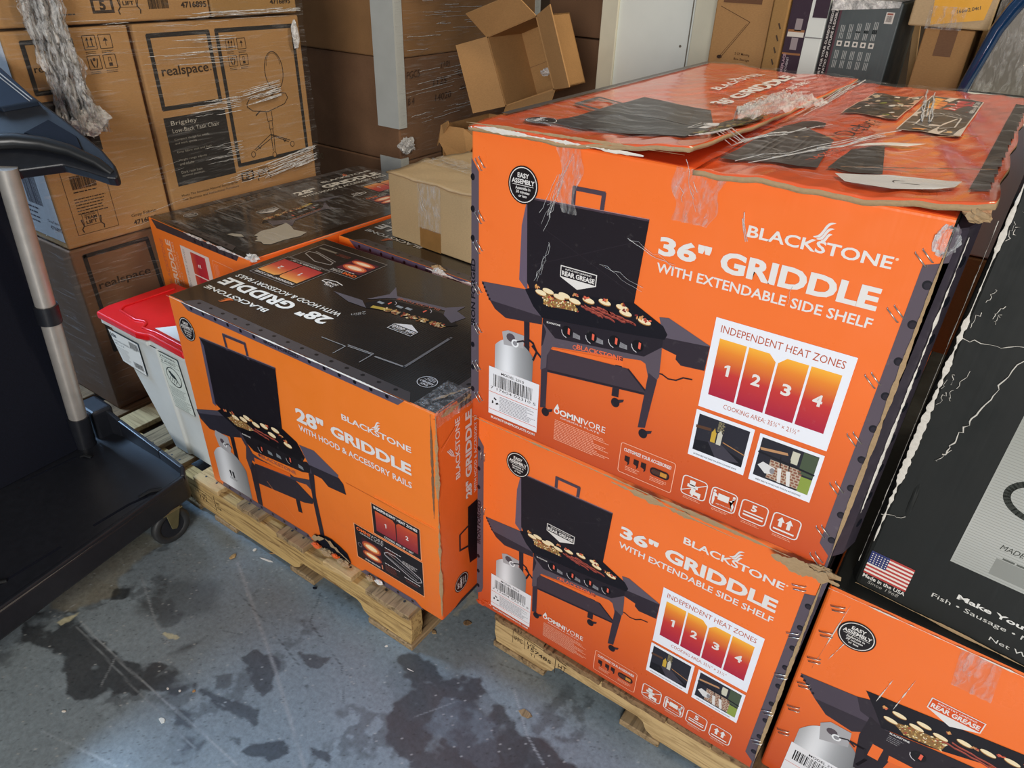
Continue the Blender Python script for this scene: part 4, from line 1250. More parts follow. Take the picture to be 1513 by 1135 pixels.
def art28top(t, fmap, base=True):
    A = Art()
    # a = reading direction, b = up the picture
    for k, (x0, x1, y0, y1) in enumerate(((60, 750, 452, 482),)):
        A.poly([(x0, 482), (x0 + 22, 456), (x1 - 22, 452), (x1, 482)], '#4d4644', 1)
    for a in range(110, 740, 43):
        A.ell(a, 465, 5, 4, '#211d1c', 2, 10)
    A.poly([(0, 60), (24, 80), (26, 400), (0, 430)], '#4d4644', 1)
    for b in range(110, 380, 43): A.ell(13, b, 4, 5, '#211d1c', 2, 10)
    A.ell(81, 409, 21, 19, WHT, 3, 28); A.ell(81, 409, 19.6, 17.6, '#1d1a1a', 3.5, 28)
    A.text('EASY', 72, 416, 18, 6, WHT, 5, .03); A.text('ASSEMBLY', 64, 408, 34, 6, WHT, 5, .03); A.lines(68, 404, 26, 3, 4, WHT, 5, 1.4)
    blackstone(A, 562, 390, 220, 16, '#e6e2d8', 4, '#e07038')
    A.text('28"', 416, 332, 88, 38, '#eeeae0', 4, .04); A.text('GRIDDLE', 531, 332, 250, 38, '#eeeae0', 4, .04)
    A.text('WITH HOOD & ACCESSORY RAILS', 418, 303, 361, 17, '#e6e2d8', 4, .018)
    A.rect(617, 156, 778, 278, '#8c8580', 3); A.rect(619, 158, 776, 276, '#1f1b1a', 3.4)
    cz = ('#b03438', '#c84a3c', '#e2884a', '#efab5c')
    zone(A, 627, 698, 172, 256, '1', 5, 9, '#1f1b1a', cz); zone(A, 702, 772, 172, 256, '2', 5, -9, '#1f1b1a', cz)
    A.text('INDEPENDENT HEAT ZONES', 628, 261, 142, 9, WHT, 5, .02); A.text('COOKING AREA: 28" \u00d7 18\u00bd"', 645, 161, 108, 7, WHT, 5, .01)
    A.rect(536, 34, 774, 154, '#8c8580', 3); A.rect(538, 36, 772, 152, '#231e1d', 3.4)
    A.text('OMNI', 543, 135, 44, 12, '#ea6c34', 6, .035); A.text('VORE', 589, 135, 42, 12, '#c9c4bc', 6, .0); A.lines(560, 131, 60, 1, 3, WHT, 6, 2)
    A.rect(545, 56, 628, 127, '#5a2230', 5)
    for y, hh in ((103, 17), (72, 13)):
        A.ell(586, y, 39, hh, '#c8583c', 5.4); A.ell(586, y, 33, hh * .7, '#eb9668', 5.6); A.ell(586, y, 24, hh * .45, '#f8dcc0', 5.8)
    A.line([(650, 126), (700, 134), (760, 112), (764, 96), (735, 92), (655, 112)], 3, '#9a9590', 5.5, True)
    A.line([(655, 104), (750, 84)], 3, '#8a8580', 5.5); A.line([(700, 60), (760, 60)], 8, '#7a7368', 5.5); A.lines(645, 70, 50, 3, 5, '#7a3a2c', 5.5, 2)
    A.line([(533, 196), (560, 190), (590, 196), (592, 206), (570, 210)], 3, WHT, 5); A.text('DUAL', 545, 212, 30, 8, WHT, 5, .03); A.text('ZONES', 540, 200, 38, 8, WHT, 5, .03)
    A.poly([(525, 232), (456, 251), (400, 250), (436, 226)], '#5f5a60', 4)
    A.poly([(432, 214), (409, 163), (425, 123), (387, 160), (259, 138), (226, 105), (226, 136), (190, 150), (200, 190), (239, 168), (250, 150), (384, 172), (399, 182), (424, 210)], '#615b63', 4)
    A.poly([(420, 232), (400, 250), (360, 235), (200, 212), (180, 190), (200, 180), (250, 165), (384, 182), (405, 200)], '#191617', 3.8)
    A.text('BLACKSTONE', 262, 150, 118, 10, '#9c5a45', 5, .02, 7)
    knobs(A, [(371, 198), (280, 180)], 11, 5)
    for x, y in ((335, 195), (312, 190), (385, 205)): A.rect(x, y, x + 17, y + 9, '#8f9496', 5)
    for k, (p0, p1) in enumerate((((392, 236), (350, 226)),)):
        A.line([p0, p1], 12, '#b59a44', 5)
    rfx = random.Random(12)
    for k in range(120):
        tt = rfx.random(); x = 365 - 165 * tt; y = 226 - 16 * tt + rfx.uniform(-6, 12)
        A.ell(x, y, rfx.uniform(2, 6), rfx.uniform(1.5, 3), rfx.choice(('#c9a878', '#8a5a3c', '#e0c898', '#a0452f', '#6a4a30', '#b58a4c')), 5 + .01 * k, 7, rfx.random() * 3)
    badge(A, 228, 296, 292, 268, 250, 6, '#1d1a1a')
    for q in ([(373, 407), (305, 405), (304, 440)], [(301, 402), (237, 397), (236, 434)], [(305, 398), (237, 393)]):
        A.line(q, 2.4, '#8d8986', 4)
    A.line([(227, 399), (153, 394)], 4.5, '#8d8986', 4); A.line([(153, 394), (157, 243)], 6.5, '#6f6b69', 4); A.ell(157, 247, 3, 3, '#2a2626', 5, 10)
    A.text('28in', 388, 262, 34, 14, '#8f8b86', 5, .0, 60, .3)
    return lab(A.build('top_print', fmap, t), 'black lid print with white lettering, heat zone squares and griddle picture')

def small_carton(loc, rz, label, name='griddle_carton', W=W28, D=D28, H=H28):
    t = tag(empty(name, loc, rz), label, 'box', 'smaller 28 inch griddle cartons')
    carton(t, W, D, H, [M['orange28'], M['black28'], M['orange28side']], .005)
    return t

C_ = small_carton((-1.4861, .7698, .1248), .00277, 'pale orange carton with shiny black lid at the front of the left pallet')
art28front(C_)
art28top(C_, lambda a, b, o: (W28 - a, D28 - b, H28 + o))
S = Art()
S.poly([(8, 551), (60, 551), (66, 540), (64, 528), (480, 528), (480, 554), (8, 554)], '#3b3436', 1)
S.poly([(35, 1), (66, 11), (470, 12), (480, 0)], '#3b3436', 1)
blackstone(S, 0, 0, 1, 1, WHT, 5, fl=False) if False else None
S.text('BLACKSTONE', 68, 366, 146, 14, WHT, 4, .02, 90); S.text('28"', 105, 293, 46, 20, WHT, 4, .04, 90); S.text('GRIDDLE', 105, 348, 162, 20, WHT, 4, .04, 90); S.text('WITH HOOD & ACCESSORY RAILS', 122, 293, 217, 9, WHT, 4, .018, 90)
for k in range(3): S.line([(50 - k * 4, 428 + k * 3), (45 - k * 4, 442), (38 - k * 4, 452)], 2, WHT, 4)
S.poly([(92, 268), (124, 268), (300, 262), (300, 96), (124, 94), (98, 100), (92, 150)], '#1d181c', 3)
S.line([(98, 215), (64, 210), (64, 165), (94, 155)], 5, '#2a2328', 3.2)
S.ell(68, 65, 24, 26, '#1c1516', 4); S.ell(68, 65, 22, 24, WHT, 4.4); S.ell(68, 65, 21, 23, '#1c1516', 4.8)
S.text('EASY', 60, 55, 18, 7, WHT, 6, .03, 90); S.text('ASSEMBLY', 70, 48, 34, 7, WHT, 6, .03, 90); S.text('Assemble in', 77, 54, 22, 4, WHT, 6, .02, 90); S.text('30 minutes', 83, 55, 20, 4, WHT, 6, .02, 90)
S.line([(12, 470), (60, 500)], 1, '#8c3a14', 3); S.line([(12, 462), (80, 512)], .8, '#f5a070', 3)
lab(S.build('side_print', side(W28), C_), 'narrow orange side print with white lettering running upward')
wear('frayed_corner_edge', (W28 - .010, -.0018, .30), (W28 - .010, -.0018, H28 - .004), (1, 0, 0), .004, M['kraftdark'], C_, .001, 80, 51, .4, (0, -1, 0))
wear('frayed_corner_edge', (W28 - .0005, .0, .02), (W28 - .0005, .0, H28 - .004), (1, 1, 0), .007, M['edge'], C_, .0015, 90, 52, .4, (1, -1, 0))
wear('lid_edge_wear', (.0, -.0008, H28 - .002), (W28, -.0008, H28 - .002), (0, 1, 1), .0022, M['edgepale'], C_, .0016, 120, 53, .5, (0, -1, 1))
m = MB(); m.prism([(.63, -.0003, .268), (W28 + .001, -.0003, .268), (W28 + .001, -.0003, H28 - .012), (W28 - .006, -.0003, H28 - .012), (W28 - .007, -.0003, .272), (.63, -.0003, .2705)], (0, -.0022, 0))
m.build('sleeve_edge', M['orange28'], C_)
# corner tape and torn bottom edge
sheet('clear_tape', lambda s, t: (W28 - .05 + .055 * s, .10 * t - .003, H28 + .0035 + .001 * wig(s * 9, t * 9)), 14, 14, M['tape'], C_)
sheet('clear_tape', lambda s, t: (W28 + .0035 + .001 * wig(s * 8, t * 6), .12 * s - .004, H28 - .03 + .034 * t), 14, 8, M['tape'], C_)
wear('torn_corner', (W28 - .03, .03, H28 + .001), (W28 + .001, .115, H28 + .001), (1, 0, 0), .010, M['edge'], C_, .0015, 40, 55, .4, (0, 0, 1))
wear('torn_corner', (W28 + .002, .012, H28 - .012), (W28 + .002, .12, H28 - .008), (0, 0, 1), .012, M['edge'], C_, .0015, 40, 56, .4, (1, 0, 0))
m = MB()
m.raw([(x / 1000, -.0022, y / 1000) for x, y in ((398, 22), (404, 8), (420, 3), (470, -2), (505, 2), (530, 8), (520, 34), (497, 44), (470, 52), (448, 50), (425, 40))], [tuple(range(11))])
lab(m.build('ripped_hole', M['fabric'], C_), 'dark hole ripped in the bottom front edge')
wear('ripped_rim', (.398, -.004, .020), (.455, -.006, .050), (0, 0, 1), .012, M['edge'], C_, .003, 30, 57, .4, (0, -1, 0))
wear('ripped_rim', (.455, -.006, .050), (.535, -.006, .020), (0, 0, 1), .013, M['edge'], C_, .003, 30, 58, .4, (0, -1, 0))
for k, (x, z, s_, mt) in enumerate(((.418, .006, .013, 'orange28side'), (.455, .004, .017, 'edge'), (.485, .010, .010, 'orange28side'), (.512, .004, .016, 'edge'), (.60, .008, .012, 'edge'), (.628, .014, .010, 'edgepale'))):
    crumple('torn_flap', (x, -.010, z + .002), s_, M[mt], C_, 60 + k, 8, .5, (1.1, .5, .45))

D_ = small_carton((-1.478, 1.292, .1248), math.radians(-2.6), 'black-lidded griddle carton behind the front one, with a kraft box on it', W=.797)
A = Art()
A.poly([(47, 553), (73, 532), (718, 532), (735, 553)], '#57526b', 1)
for u in list(range(88, 320, 44)) + [480, 523]: A.ell(u, 543, 4.6, 5, '#15121a', 2, 12)
A.text('IRON FORGED', 340, 537, 108, 9, '#14111b', 2, .03)
A.build('front_print', front, D_)
art28top(D_, lambda a, b, o: (W28 - a, D28 - b, H28 + o))
wear('torn_lid_edge', (.345, -.002, H28 - .004), (.62, -.002, H28 - .012), (0, 0, 1), .009, M['edgepale'], D_, .002, 60, 61, .5, (0, -1, .4))
crumple('torn_flap', (.382, .004, H28 + .002), .016, M['edge'], D_, 62, 9, .5, (1.3, .6, .5))
crumple('wrap_clump', (.39, -.004, H28 - .006), .016, M['filmthick'], D_, 63, 9, .5, (1.2, .5, .8))

WE, DE = .508, .825
E_ = small_carton((-2.022, 1.047, .1248), math.radians(-3.2), 'griddle carton turned end-on beside the red lidded tote, wrap hazing its black lid', W=WE, D=DE)
art28top(E_, lambda a, b, o: (.476 - b * .97, a + .010, H28 + o))
A = Art()
A.poly([(20, 553), (40, 528), (448, 536), (462, 553)], '#3a3438', 1)
for u in range(250, 450, 36): A.ell(u, 541, 5, 5, '#100d14', 2, 12)
A.text('BLACKSTONE', 58, 352, 146, 18, '#d8744a', 3, .01, 90); A.text('28" GRIDDLE', 104, 290, 215, 30, '#f0c8ac', 3, .035, 90)
A.text('WITH HOOD & ACCESSORY RAILS', 120, 290, 215, 11, '#f0b48c', 3, .02, 90); A.text('WITH GRIDDLE COVER', 134, 290, 190, 8, '#f0b48c', 3, .0, 90)
A.rect(158, 300, 306, 507, '#dcd6cc', 3)
zone(A, 212, 284, 430, 498, '', 4, 12, '#dcd6cc', ('#b8403a', '#a82c34', '#a82c34', '#c06040')) if False else None
A.grad(208, 432, 284, 499, [(0, '#c8583a'), (.4, '#a92a38'), (1, '#b8343a')], 4, True); A.text('2', 252, 458, 12, 14, WHT, 6, .035, 90)
A.grad(208, 350, 284, 428, [(0, '#c8583a'), (.4, '#a92a38'), (1, '#b8343a')], 4, True)
A.text('INDEPENDENT HEAT ZONES', 176, 320, 178, 9, '#9a948e', 5, 0, 90)
A.rrect(322, 400, 420, 505, 5, 1.5, '#f0b48c', 3); A.lines(328, 495, 22, 16, 4, '#f0b48c', 4, 1.5); A.rrect(372, 440, 398, 470, 9, 4, '#2a1a18', 4)
A.build('end_print', front, E_)
m = Art()  # ragged whitish polygons drawn over the lid print
m.poly([(364, 114), (378, 117), (384, 106), (395, 105), (401, 90), (418, 98), (440, 92), (454, 104), (452, 150), (460, 200), (448, 230), (405, 218), (372, 232), (341, 239), (352, 190), (346, 150)], '#b8b2a4', 6)
m.poly([(300, 70), (330, 74), (352, 90), (330, 96), (305, 84)], '#b8b2a4', 6)
lab(m.build('whitish_patch', topm(H28), E_), 'whitish ragged patch on the black lid')
wear('lid_edge_wear', (WE - .001, .0, H28 - .004), (WE - .001, DE, H28 - .004), (0, 1, 1), .003, M['edge'], E_, .0014, 90, 64, .5, (1, 0, .5))
wear('lid_edge_wear', (.20, -.001, H28), (WE, -.001, H28), (0, 1, 1), .006, M['filmthick'], E_, .002, 60, 65, .5, (0, -1, 1))
sheet('clear_wrap', lambda s, t: (.02 + .46 * s, .02 + .78 * t, H28 + .004 + .002 * wig(s * 8, t * 12, 3)), 30, 40, M['filmtop'], E_)
crumple('wrap_clump', (WE - .004, .012, H28 + .002), .014, M['filmthick'], E_, 66, 9, .5, (1.6, 1, .6))

# ------------------------------------------------------------------ right: third orange carton with the black meat smoker box on it
Hh = .4785
H_ = tag(empty('griddle_carton', (-.004, .882, .1086), math.radians(-.9)), 'scuffed orange carton at the lower right under the black box', 'box', 'large 36 inch griddle cartons')
carton(H_, .70, .93, Hh, [M['orange36'], M['black']], .006)  # top painted black in place of the shade under the black box
A = Art()
easy(A, 59, 408, 27, 12)
A.poly([(8, 276), (93, 289), (147, 275), (152, 250), (140, 236), (107, 208), (64, 214), (40, 237), (18, 262)], '#4d434e', 2)
A.poly([(40, 237), (141, 250), (140, 236), (107, 208), (64, 214)], '#352d35', 2.4); A.poly([(93, 289), (120, 300), (147, 275), (145, 250), (105, 262)], '#332b33', 2.5)
for k in range(5): A.rect(9 + k * 6, 268 - k * 6, 13 + k * 6, 273 - k * 6, '#1e181e', 3)
A.poly([(100, 311), (305, 342), (420, 350), (455, 320), (430, 290), (309, 300), (202, 262), (140, 250), (122, 280)], '#17131a', 3.5)
food(A, [(153, 295), (146, 276), (186, 300), (179, 288), (210, 294), (238, 306), (267, 310), (295, 316), (325, 320)], [(149, 276), (173, 284), (222, 290), (219, 268), (169, 261)], [(214, 290), (290, 286), (225, 296), (310, 290)], [(132, 296), (214, 311), (252, 308), (280, 318), (310, 326)], 5)
A.poly([(120, 262), (146, 250), (210, 262), (420, 290), (430, 240), (300, 225), (215, 205), (170, 190), (163, 130), (130, 130), (118, 210)], '#292228', 3)
A.poly([(166, 200), (210, 202), (300, 216), (300, 206), (190, 190), (168, 186)], '#ef7030', 3.4)
A.rect(140, 175, 156, 206, '#ef7030', 3.2)
knobs(A, [(199, 232), (250, 240), (300, 248)], 11, 5); A.text('BLACKSTONE', 153, 247, 28, 4, WHT, 5, .03, 4); A.lines(153, 243, 22, 4, 4, '#8d8a8c', 5, 1.2)
A.poly([(140, 130), (163, 130), (160, 10), (145, 10)], '#332b33', 3)
tank(A, [(37, 60), (38, 150), (50, 168), (67, 176), (118, 186), (132, 170), (134, 60)], [(62, 190), (75, 204), (108, 204), (112, 168), (70, 150)], 2.6)
A.line([(112, 184), (135, 184), (142, 165), (134, 140)], 5, '#241d22', 3)
badge(A, 177, 247, 363, 340, 324, 5, '#d9521c')
A.rect(34, 8, 140, 107, '#e6e4e6', 6); A.text('MODEL 2270', 66, 95, 48, 6, '#2a2626', 7, .01); A.barcode(44, 64, 130, 92, '#1a1718', 7, 11); A.rect(35, 52, 139, 53, '#d65a3a', 7); A.lines(60, 46, 72, 9, 3.5, '#8d8a90', 7, 1.3)
lab(A.build('front_print', front, H_), 'orange front print with side shelf, gas bottle and food on the griddle')
for u, v in ((.022, .445), (.020, .385), (.018, .320), (.018, .255), (.017, .190), (.016, .120)):
    staple_at(H_, u, v, 70, .012)
sheet('clear_tape', lambda s, t: (.178 + .050 * s + .01 * (1 - t), -.0015 - .0012 * (.5 + .5 * wig(s * 9, t * 7)), .405 + .070 * t), 14, 16, M['tape'], H_)
wear('top_edge_wear', (.0, -.001, Hh - .003), (.66, -.001, Hh - .003), (0, 0, 1), .004, M['edgepale'], H_, .0012, 120, 71, .6, (0, -1, .3))
for k, (u0, v0, u1, v1) in enumerate(((.056, .415, .036, .335), (.036, .46, .020, .30), (.125, .36, .118, .30), (.150, .38, .142, .30))):
    wear('scuff', (u0, -.0008, v0), (u1, -.0008, v1), (1, 0, 0), .0012, M['edgepale'], H_, .0003, 30, 72 + k, .8, (0, -1, 0))

G_ = tag(empty('smoker_carton', (.027, .910, .5876), math.radians(-5.4)), 'tall scuffed black carton with grey picture panel on the right orange carton', 'box')
m = MB()
gb_ = [(0, 0), (.60, 0), (.60, .55), (-.004, .55), (-.008, .50), (-.012, .045), (-.010, .018)]
gt_ = [(0, 0), (.60, 0), (.60, .55), (0, .55), (-.002, .50), (-.003, .045), (-.002, .012)]
m.raw([(x, y, 0) for x, y in gb_] + [(x, y, .66) for x, y in gt_], [tuple(range(7))[::-1], tuple(range(7, 14))] + [(i, (i + 1) % 7, 7 + (i + 1) % 7, 7 + i) for i in range(7)])
m.build('carton_body', M['black'], G_, .005, 2)
A = Art()
A.rect(4, 28, 62, 72, '#efe8e0', 2)
for k in range(13):
    A.rect(4 if k < 6 else 4, 28 + k * 44 / 13, 62, 28 + (k + 1) * 44 / 13, '#b8423c' if k % 2 == 0 else '#e6dcd2', 3)
A.rect(4, 28 + 44 * 6 / 13, 29, 72, '#33396a', 4)
for i in range(6):
    for j in range(5): A.ell(7 + i * 4, 51.5 + j * 4, 1, 1, '#e6dcd2', 5, 6)
A.text('Made in the USA', 5, 20, 58, 7, '#dcd8d0', 3, .02); A.text('Since 1968', 14, 12, 42, 6, '#a8a49c', 3, -.004, 0, .2)
A.grad(93, 113, 420, 362, [(0, '#a9aaa4'), (.25, '#b4b4ae'), (1, '#9b9c94')], 2)
for k in range(60): A.rect(95, 116 + k * 4.1, 420, 116.7 + k * 4.1, '#8f908a', 2.3)
A.line([(150 + 36 * math.cos(a / 12), 246 + 26 * math.sin(a / 12)) for a in range(10, 66)], 8, '#33352f', 4)
A.line([(185, 240), (215, 255), (200, 232), (230, 250)], 6, '#33352f', 4)
A.text('MADE IN USA', 134, 163, 60, 8, '#33352f', 4, .0, 0, .2); A.lines(142, 152, 80, 1, 6, '#5a5c56', 4, 3); A.rect(136, 120, 420, 148, '#8b8c86', 3)
A.text('Make Your Own Jerky', 119, 56, 178, 11, '#e0ddd6', 3, .03); A.text('Fish \u2022 Sausage \u2022 Meat \u2022 Poultry', 92, 40, 205, 10, '#cfccc4', 3, .0)
A.text('Net Weight 24 lbs', 172, 15, 118, 9, '#cfccc4', 3, .0)
lab(A.build('front_print', front, G_), 'front print with small flag, brushed grey picture panel and white lettering')
wear('white_edge_wear', (.002, -.001, .09), (.003, -.001, .62), (1, 0, 0), .006, M['edgepale'], G_, .0012, 120, 81, .7, (-.6, -1, 0))
wear('white_edge_wear', (-.006, .004, .04), (-.006, .004, .56), (0, 1, 0), .004, M['edgepale'], G_, .001, 90, 82, .7, (-1, -.4, 0))
wear('bottom_edge_wear', (.0, -.001, .004), (.59, -.001, .004), (0, 0, 1), .0035, M['edge'], G_, .001, 90, 83, .6, (0, -1, 0))
def crackle(parent, pts, seed, w=.0013):
    r = random.Random(seed); m = MB()
    q = []
    for (a, b) in zip(pts[:-1], pts[1:]):
        for i in range(8):
            t = i / 8; q.append((a[0] + (b[0] - a[0]) * t + r.uniform(-.0022, .0022), -.0012, a[1] + (b[1] - a[1]) * t + r.uniform(-.0022, .0022)))
    m.tube(q, [w * r.uniform(.2, 1) for _ in q], 4)
    m.build('surface_crack', M['edgepale'], parent)
crackle(G_, [(.036, .262), (.042, .300), (.053, .343), (.062, .40), (.095, .47), (.15, .56)], 1)
crackle(G_, [(.030, .25), (.042, .275)], 2, .001); crackle(G_, [(.0, .42), (.05, .425), (.11, .46)], 3, .0007); crackle(G_, [(-.002, .14), (.03, .15)], 4, .0006)
for k in range(12):
    r_ = random.Random(90 + k); u = r_.uniform(.002, .03); v = r_.uniform(.30, .60)
    crackle(G_, [(u, v), (u + r_.uniform(-.006, .010), v + r_.uniform(.01, .03))], 100 + k, .0006)
crumple('crease_dent', (.025, .0035, .18), .05, M['black'], G_, 17, 9, .12, (.12, .10, .9))

# ------------------------------------------------------------------ kraft box on the back griddle carton
F_ = tag(empty('kraft_box', (-1.352, 1.379, .6812), math.radians(-4.5)), 'plain pale kraft box with taped lid sitting on the black-lidded carton', 'box')
FW, FD, FH = .42, .32, .183
carton(F_, FW, FD, FH - .004, [M['kraftpale'], M['kraftpale']], .004)
sheet('lid_flap', lambda s, t: (-.002 + (FW + .004) * s, -.004 + .155 * t, FH - .001 + .010 * (t ** 2) * (1 - .5 * s) + .002 * wig(s * 6, t * 3)), 20, 10, [M['kraftpale'], M['edge']], F_, .004)
sheet('lid_flap', lambda s, t: (-.002 + (FW + .004) * s, .158 + .166 * t, FH - .001 + .006 * ((1 - t) ** 2) + .002 * wig(s * 6, t * 3, 2)), 20, 10, [M['kraftpale'], M['edge']], F_, .004)
m = MB(); m.box(.118, -.0012, -.0, .196, -.0003, .056); lab(m.build('brown_tape', plain('brown_packing_tape', '#8f6a3c', .3), F_), 'glossy brown tape patch')
sheet('clear_tape', lambda s, t: (.115 + .085 * s, -.0022 - .001 * (.5 + .5 * wig(s * 12, t * 6)), .055 + .128 * t), 12, 16, M['tape'], F_)
sheet('clear_tape', lambda s, t: (.02 + .38 * t, .11 + .085 * s, FH + .010 + .002 * wig(s * 9, t * 5)), 10, 30, M['tape'], F_)
m = MB(); m.box(.17, .20, FH + .0075, .26, .245, FH + .0083); lab(m.build('paper_label', M['whitepaint'], F_), 'small white paper label')
folds(F_, [(.125 + .002 * i, .165 - .010 * i) for i in range(8)], front, 15, 4, .01, rad=.0007)

# ------------------------------------------------------------------ red-lidded tote
T_ = tag(empty('storage_tote', (-1.72, .772, .1248)), 'tapered white plastic tote with red lid between the cart and the orange carton', 'bin')
def toteprof(z):
    """left x, front y at height"""
    t = z / .385
    return (.02 - .145 * t, .020 - .020 * t)
zs = [0, .01, .1, .2, .3, .362]
vs = []; 
for z in zs:
    lx, fy = toteprof(z)
    st = .034 - .010 * z / .36
    sx = lx + .215 - .19 * (1 - z / .37) * .8
    vs += [(lx, fy + .002, z), (sx, fy + .002, z), (sx + .006, fy + st * .25, z), (sx + .012, fy + .012, z) if False else (sx + .012, fy + .008, z), (.222, fy + .008, z), (.226, .215, z), (lx, .215, z)]
n = 7; fs = [tuple(range(n))[::-1]]
for k in range(len(zs) - 1):
    for i in range(n):
        fs.append((k * n + i, k * n + (i + 1) % n, (k + 1) * n + (i + 1) % n, (k + 1) * n + i))
m = MB(); m.raw(vs, fs); m.build('tote_body', M['whitepl'], T_, .003, 2)
m = MB(); m.prism([(-.150, -.002, .360), (.068, -.002, .360), (.070, .006, .360), (.225, .006, .360), (.225, .225, .360), (-.150, .225, .360)], (0, 0, .014)); m.build('tote_rim', M['whitepl'], T_, .003, 2)
m = MB(); m.prism([(-.165, .030, .376), (-.150, -.008, .376), (.040, -.010, .376), (.066, -.002, .376), (.076, .004, .376), (.228, .000, .376), (.228, .232, .376), (-.165, .232, .376)], (0, 0, .020))
lab(m.build('red_lid', M['red'], T_, .005, 3), 'red lid with a raised ridge and stepped front edge')
m = MB()
m.tube([(-.120, .205, .397), (-.122, .055, .397), (-.105, .036, .397), (-.02, .030, .397), (.004, .040, .397), (.020, .034, .397), (.034, .016, .397), (.060, .018, .397), (.085, .022, .397), (.22, .020, .397)], .0042, 8, flat=.8)
m.build('lid_ridge', M['red'], T_)
m = MB(); m.prism([(.060, .034, .3945), (.222, .030, .3945), (.222, .10, .3945), (.120, .112, .3945)], (0, 0, .0025)); m.build('white_label_card', M['whitepaint'], T_)
A = Art()
A.poly([(-127, 352), (17, 350), (8, 243), (-106, 252)], '#1c1c1c', 1); A.poly([(-125.5, 350), (15, 348), (6, 245), (-104, 254)], '#dfe0da', 2)
A.text('kis', -119, 330, 26, 14, '#1d1d1d', 3, .04); A.text('TOTE WITH HINGED LID CLEAR', -113, 318, 112, 6, '#2a2a2a', 3, .01); A.text('45 L x 2', -112, 308, 44, 6, '#2a2a2a', 3, .01)
A.lines(-110, 300, 60, 4, 5, '#77786f', 3, 1.5); A.barcode(-32, 322, 10, 342, '#2a2a2a', 3, 4); A.barcode(-44, 256, 2, 274, '#2a2a2a', 3, 5); A.lines(-100, 280, 45, 5, 4.5, '#77786f', 3, 1.3)
lab(A.build('shipping_label', lambda u, v, o: (u, .0018 - o - .004 + .020 * (1 - v / .385) * 1.0, v), T_), 'white shipping label with barcode')
A = Art()
A.rect(96, 178, 184, 356, '#26302c', 1); A.rect(97.2, 179.2, 182.8, 354.8, '#d5dcd2', 2)
A.text('WARNING', 112, 343, 60, 7, '#26302c', 3, .02); A.line([(97, 338), (183, 338)], 1, '#26302c', 3); A.text('AVISO', 116, 328, 50, 7, '#26302c', 3, .02); A.line([(97, 323), (183, 323)], 1, '#26302c', 3)
A.poly([(103, 343), (110, 343), (106.5, 350)], '#26302c', 3); A.poly([(103, 328), (110, 328), (106.5, 335)], '#26302c', 3)
A.ell(140, 288, 32, 31, '#26302c', 3); A.ell(140, 288, 29, 28, '#d5dcd2', 4); A.ell(136, 292, 12, 7, '#26302c', 5, 16, -.6); A.ell(128, 300, 6, 5, '#26302c', 5); A.poly([(140, 290), (156, 276), (150, 288), (144, 296)], '#26302c', 5)
for k in range(4): A.line([(124 + k * 8, 286 - k * 3), (120 + k * 7, 276 - k * 3)], 2.5, '#26302c', 5)
A.line([(118, 266), (134, 262)], 3, '#26302c', 5); A.line([(119, 309), (161, 267)], 2.5, '#26302c', 6)
A.lines(102, 250, 76, 8, 4, '#6f7a74', 3, 1.5, 3); A.line([(97, 215), (183, 215)], 1, '#26302c', 3); A.lines(102, 211, 76, 8, 4, '#6f7a74', 3, 1.5, 4)
lab(A.build('warning_label', lambda u, v, o: (u, .006 - o - .001 + .020 * (1 - v / .385), v), T_), 'pale warning label with a crossed circle')

# ------------------------------------------------------------------ wrapped stack of office chair cartons (they face right)
I2 = '#3a2d22'
def kicon(A, x, y, k, s=30):
    A.rrect(x, y, x + s, y + s, 1.5, 1.6, I2, 3)
    if k == 0:
        for q in (.33, .67): A.line([(x + s * q, y + s * .25), (x + s * q, y + s * .8)], 2, I2, 3); A.poly([(x + s * q - 4, y + s * .65), (x + s * q + 4, y + s * .65), (x + s * q, y + s * .88)], I2, 3)
        A.line([(x + s * .2, y + s * .2), (x + s * .8, y + s * .2)], 2, I2, 3)
    if k == 1:
        A.poly([(x + s * .3, y + s * .55), (x + s * .5, y + s * .8), (x + s * .7, y + s * .55)], I2, 3); A.line([(x + s * .5, y + s * .2), (x + s * .5, y + s * .6)], 1.5, I2, 3)
    if k == 2:
        A.line([(x + s * .25, y + s * .75), (x + s * .3, y + s * .4), (x + s * .42, y + s * .15)], 3, I2, 3); A.line([(x + s * .75, y + s * .75), (x + s * .7, y + s * .4), (x + s * .58, y + s * .15)], 3, I2, 3); A.ell(x + s * .5, y + s * .72, 4, 4, I2, 3, 10)
    if k == 3:
        A.rect(x + s * .35, y + s * .15, x + s * .65, y + s * .4, I2, 3); A.line([(x + s * .4, y + s * .5), (x + s * .4, y + s * .8), (x + s * .6, y + s * .8), (x + s * .6, y + s * .5)], 1.4, I2, 3)
    A.lines(x, y - 5, s, 2, 4, I2, 3, 1.4, k)
def teamlift(A, x, y, w):
    A.line([(x + w * .1, y + w * .28), (x + w * .9, y + w * .28), (x + w * .9, y + w * .9), (x + w * .1, y + w * .9)], 1.2, I2, 3, True)
    A.text('TEAM', x + w * .2, y + w * .58, w * .6, w * .16, I2, 3, .03); A.text('LIFT', x + w * .22, y + w * .36, w * .56, w * .18, I2, 3, .03); A.lines(x + w * .2, y + w * .86, w * .6, 2, 3, I2, 3, 1.2)
    for sx, xx in ((1, x + w * .02), (-1, x + w * .98)):
        A.line([(xx, y + w * .55), (xx + sx * 3, y + w * .3), (xx - sx * 4, y + w * .15), (xx - sx * 2, y)], 3, I2, 3); A.ell(xx, y + w * .6, 2.6, 2.6, I2, 3, 8)
def five(A, x, y, w):
    A.rect(x, y, x + w, y + w * .62, I2, 3); A.rect(x + w * .12, y + w * .12, x + w * .88, y + w * .5, '#ab8355', 4); A.text('5', x + w * .36, y + w * .1, w * .28, w * .44, I2, 5, .05)
